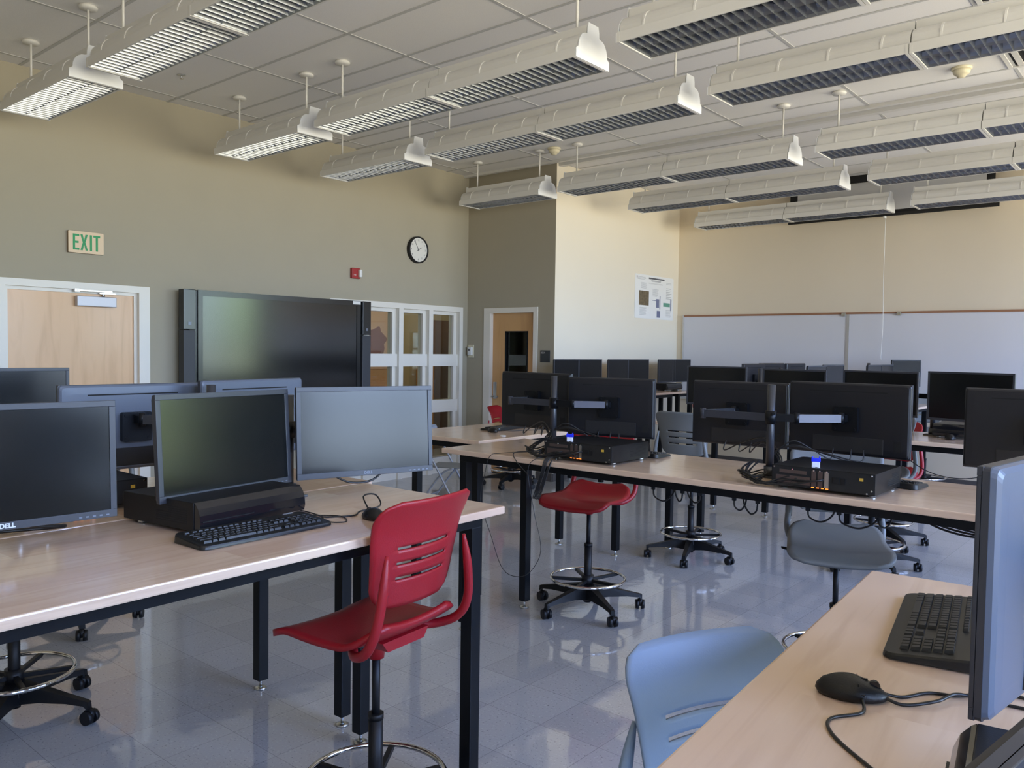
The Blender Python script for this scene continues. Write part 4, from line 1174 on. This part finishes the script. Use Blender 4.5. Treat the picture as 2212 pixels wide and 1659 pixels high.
cable([(-.385, 1.395, T+.012), (-.35, 1.40, z0), (-.31, 1.44, z0+.004), (-.29, 1.49, z0+.006), (-.25, 1.51, z0), (-.18, 1.52, z0)], 'second cable strand beside the lower right mouse', name='mouse_cable')
cable([(-.40, 1.36, T+.01), (-.39, 1.325, z0), (-.42, 1.27, z0), (-.40, 1.22, z0), (-.34, 1.165, z0), (-.29, 1.12, z0+.008), (-.22, 1.09, T+.03), (-.20, 1.085, T+.035)], 'mouse cable bending forward and plugged into the case at the right', name='mouse_cable')
cable([(-2.55, .80, 1.14), (-2.58, .90, 1.09), (-2.62, 1.0, T+.012), (-2.70, .8, T+.01)], 'thick cable under the left edge monitor', r=.006, name='monitor_cable')
cable([(-2.43, 1.86, 1.15), (-2.42, 1.93, 1.118), (-2.41, 2.02, 1.115), (-2.40, 2.08, 1.15)], 'cable loop under the light reflecting monitor', r=.004, name='monitor_cable')
for (mx_, my_, mz_, px_, lb, yb) in ((-3.017, 3.76, 1.19, -2.74, 'cables hanging behind the monitor left of the middle post', 3.6), (-2.503, 3.77, 1.19, -2.77, 'cables sagging from the monitor right of the middle post', 3.6), (-1.795, 3.88, 1.19, -1.49, 'cables hanging behind the monitor left of the right hand post', 3.6), (-1.248, 3.85, 1.20, -1.52, 'cables sagging from the monitor above the right computer case', 3.6)):
    sg = 1 if px_ > mx_ else -1
    ps_ = []
    for j, (dx, sag) in enumerate(((-.05, .055), (.03, .035), (.085, .03))):
        ps_.append([(mx_+dx, my_, mz_-.01), (mx_+dx+.005*sg, my_-.03, mz_-.06), (mx_+dx*.5+(px_-mx_)*.35, my_-.09, T+.098+sag*.6), (mx_+(px_-mx_)*.7, my_-.14, T+.11+sag), (px_-.01*j, my_-.17, T+.09), (px_+.01*sg, my_-.19, T+.03)])
    cable(ps_, lb, r=.0032, name='monitor_cables')
for cx_, lb in ((-2.58, 'tangle of cables at the rear of the left computer case'), (-1.36, 'tangle of cables at the rear of the right computer case')):
    ps_ = []
    for j in range(9):
        a = random.random; x = cx_+.02*j*.8
        ps_.append([(cx_-.19+.02*a(), 3.50+.08*a(), T+.08), (cx_-.14-.05*a(), 3.40+.03*a(), T+.03+.03*a()), (cx_-.08+.04*a(), 3.335+.015*a(), T+.008+.012*a()), (cx_-.0+.05*a(), 3.345+.01*a(), T+.012+.03*a()), (x+.05, 3.352, T+.03+.03*a()), (x+.06, 3.368, T+.035+.02*a())])
    for j in range(3):
        c0 = (cx_-.14, 3.42, T+.02+j*.012); rr = .045+.01*j
        ps_.append([(c0[0]+rr*math.cos(q), c0[1]+rr*.8*math.sin(q), c0[2]+.012*math.sin(2*q)) for q in [i*PI/3 for i in range(7)]])
    ps_.append([(cx_+.20, 3.372, T+.057), (cx_+.17, 3.33, T+.05), (cx_+.05, 3.33, T+.02), (cx_-.08, 3.35, T+.01)])
    cable(ps_, lb, r=.0032, name='cable_tangle')
cable([[(-2.62, 3.40, T+.02), (-2.70, 3.40, T+.025), (-2.88, 3.33, T+.008), (-2.93, 3.286, T-.01), (-2.95, 3.27, .95), (-2.97, 3.26, .80), (-2.88, 3.25, .62), (-2.80, 3.24, .48), (-2.72, 3.24, .44), (-2.62, 3.25, .47), (-2.55, 3.26, .60), (-2.60, 3.26, .80), (-2.65, 3.27, 1.0), (-2.62, 3.30, T+.006), (-2.6, 3.36, T+.01)]], 'thin cord looping down over the front of the middle table', r=.0018, name='hanging_cord', k=8)
cable([[(-2.60, 3.37, T+.02), (-2.70, 3.35, T+.03), (-2.78, 3.31, T+.02), (-2.74, 3.285, T-.02), (-2.66, 3.27, .985), (-2.61, 3.27, .95)]], 'short cord curling over the middle table edge', r=.0022, name='hanging_cord')
cable([[(-2.56+.01*j, 3.36, T+.02), (-2.56+.008*j, 3.295, T+.008), (-2.57+.006*j, 3.275, .99), (-2.60+.006*j, 3.27, .90), (-2.61+.012*j, 3.265, .86), (-2.585+.008*j, 3.27, .89), (-2.54+.004*j, 3.28, 1.0), (-2.52, 3.30, T+.006)] for j in range(4)], 'bundle of tied cords hanging over the middle table edge', r=.0028, name='cord_bundle')
cable([(-3.72, 4.26, T+.01), (-3.66, 4.34, z0), (-3.62, 4.50, z0), (-3.55, 4.70, z0), (-3.52, 4.9, z0)], 'thin cable across the table before the alcove', r=.002, name='mouse_cable')
cable([(-1.55, 6.05, .98), (-1.52, 6.0, .92), (-1.35, 5.95, .84), (-1.15, 5.93, .83), (-.95, 5.92, .90), (-.90, 5.92, .98)], 'cord sagging below the far right table', r=.003, name='hanging_cord')
# power strips below the middle tables with hanging plugs
def strip(x0, x1, y, spec, label):
    t = thing('power_strip', label, 'power strip', ((x0+x1)/2, y, .965))
    part('channel', lambda bm: box(bm, (x0-x1)/2, -.02, -.005, (x1-x0)/2, .02, .017), M['blackmetal'], t)
    c = (x0+x1)/2
    for (a, b, sag) in spec:
        part('plug', lambda bm: (cyl(bm, (a-c, 0, -.06), (a-c, 0, -.005), .011, .014, n=10), cyl(bm, (a-c, 0, -.03), (a-c, 0, -.022), .018, n=10)), M['blackplas'], t)
        part('cord', lambda bm: tube(bm, [(a-c, 0, -.055), (a-c+(b-a)*.08, 0, -.055-sag*.7), (a-c+(b-a)*.5, .01, -.055-sag), (a-c+(b-a)*.92, .01, -.04-sag*.5), (b-c, .01, .0)], .0042, 8, 6), M['cable'], t)
strip(-2.30, -1.55, 3.72, [(-2.17, -2.05, .06), (-2.00, -2.05, .05), (-1.90, -1.98, .045), (-1.72, -1.66, .05), (-1.60, -1.68, .06)], 'black power strip with looping cords under the middle table')
strip(-1.42, -.45, 3.72, [(-1.36, -1.24, .05), (-1.22, -1.05, .055), (-1.05, -1.00, .035)], 'black power strip with cords under the right middle table')
cable([[(-.95, 3.70, .985), (-.80, 3.68, .95-.012*j), (-.62, 3.67, .925-.008*j), (-.42, 3.66, .945), (-.38, 3.66, .97)] for j in range(4)], 'slack black cables under the right end of the middle table', r=.005, name='cable_run')

# ------------------------------------------------------------------ light
w = bpy.data.worlds.new('sky'); scn.world = w; w.use_nodes = True; nt = w.node_tree
bg = nt.nodes['Background']
tc = nt.nodes.new('ShaderNodeTexCoord'); sp_ = nt.nodes.new('ShaderNodeSeparateXYZ'); nt.links.new(tc.outputs['Generated'], sp_.inputs[0])
mr = nt.nodes.new('ShaderNodeMapRange'); nt.links.new(sp_.outputs[2], mr.inputs['Value']); mr.inputs['From Min'].default_value = -1; mr.inputs['From Max'].default_value = 1
def ramp(stops):
    rp = nt.nodes.new('ShaderNodeValToRGB'); nt.links.new(mr.outputs[0], rp.inputs[0]); c_ = rp.color_ramp
    c_.elements[0].position = stops[0][0]; c_.elements[0].color = (*stops[0][1], 1)
    c_.elements[1].position = 1.; c_.elements[1].color = (*stops[-1][1], 1)
    for p, c in stops[1:-1]:
        e = c_.elements.new(p); e.color = (*c, 1)
    return rp.outputs[0]
open_side = ramp([(0., (.93, .80, .69)), (.45, (.93, .80, .69)), (.475, (.55, .56, .60)), (.50, (.50, .60, .85)), (.56, (.60, .74, 1.18)), (.70, (.42, .58, 1.25)), (1., (.30, .46, 1.2))])
tree_side = ramp([(0., (.93, .80, .69)), (.45, (.93, .80, .69)), (.485, (.40, .42, .28)), (.505, (.22, .30, .12)), (.535, (.42, .56, .22)), (.56, (.60, .74, 1.1)), (.70, (.42, .58, 1.25)), (1., (.30, .46, 1.2))])
az = mth(nt, 'DIVIDE', sp_.outputs[1], mth(nt, 'MAXIMUM', sp_.outputs[0], .05))
m1_ = nt.nodes.new('ShaderNodeMapRange'); nt.links.new(az, m1_.inputs['Value']); m1_.inputs['From Min'].default_value = .50; m1_.inputs['From Max'].default_value = .62
nt.links.new(mixc(nt, m1_.outputs[0], open_side, tree_side), bg.inputs[0]); bg.inputs[1].default_value = 19.0
for i, (a, b) in enumerate(WIN):
    l = bpy.data.lights.new('window_portal', 'AREA'); l.shape = 'RECTANGLE'; l.size = WZ1-WZ0; l.size_y = b-a
    l.cycles.is_portal = True
    o = bpy.data.objects.new('window_portal', l); COL.objects.link(o); o.location = (XR+.26, (a+b)/2, (WZ0+WZ1)/2); o.rotation_euler = (0, R(90), 0)
# added fill light, no visible lamp, brightens the corridor behind the glass
l = bpy.data.lights.new('corridor_fill', 'AREA'); l.shape = 'RECTANGLE'; l.size = .6; l.size_y = 5; l.energy = 26; l.color = (1, .86, .66)
o = bpy.data.objects.new('corridor_fill', l); COL.objects.link(o); o.location = (-8.9, 7.6, 2.72)

scn.view_settings.view_transform = 'Standard'; scn.view_settings.look = 'None'
scn.view_settings.gamma = 1; scn.view_settings.exposure = 0.15
scn.cycles.use_denoising = True
scn.cycles.use_adaptive_sampling = True; scn.cycles.adaptive_threshold = .025
scn.cycles.max_bounces = 8; scn.cycles.diffuse_bounces = 5; scn.cycles.glossy_bounces = 5; scn.cycles.transparent_max_bounces = 12
scn.cycles.sample_clamp_indirect = 8
scn.cycles.caustics_reflective = False; scn.cycles.caustics_refractive = False
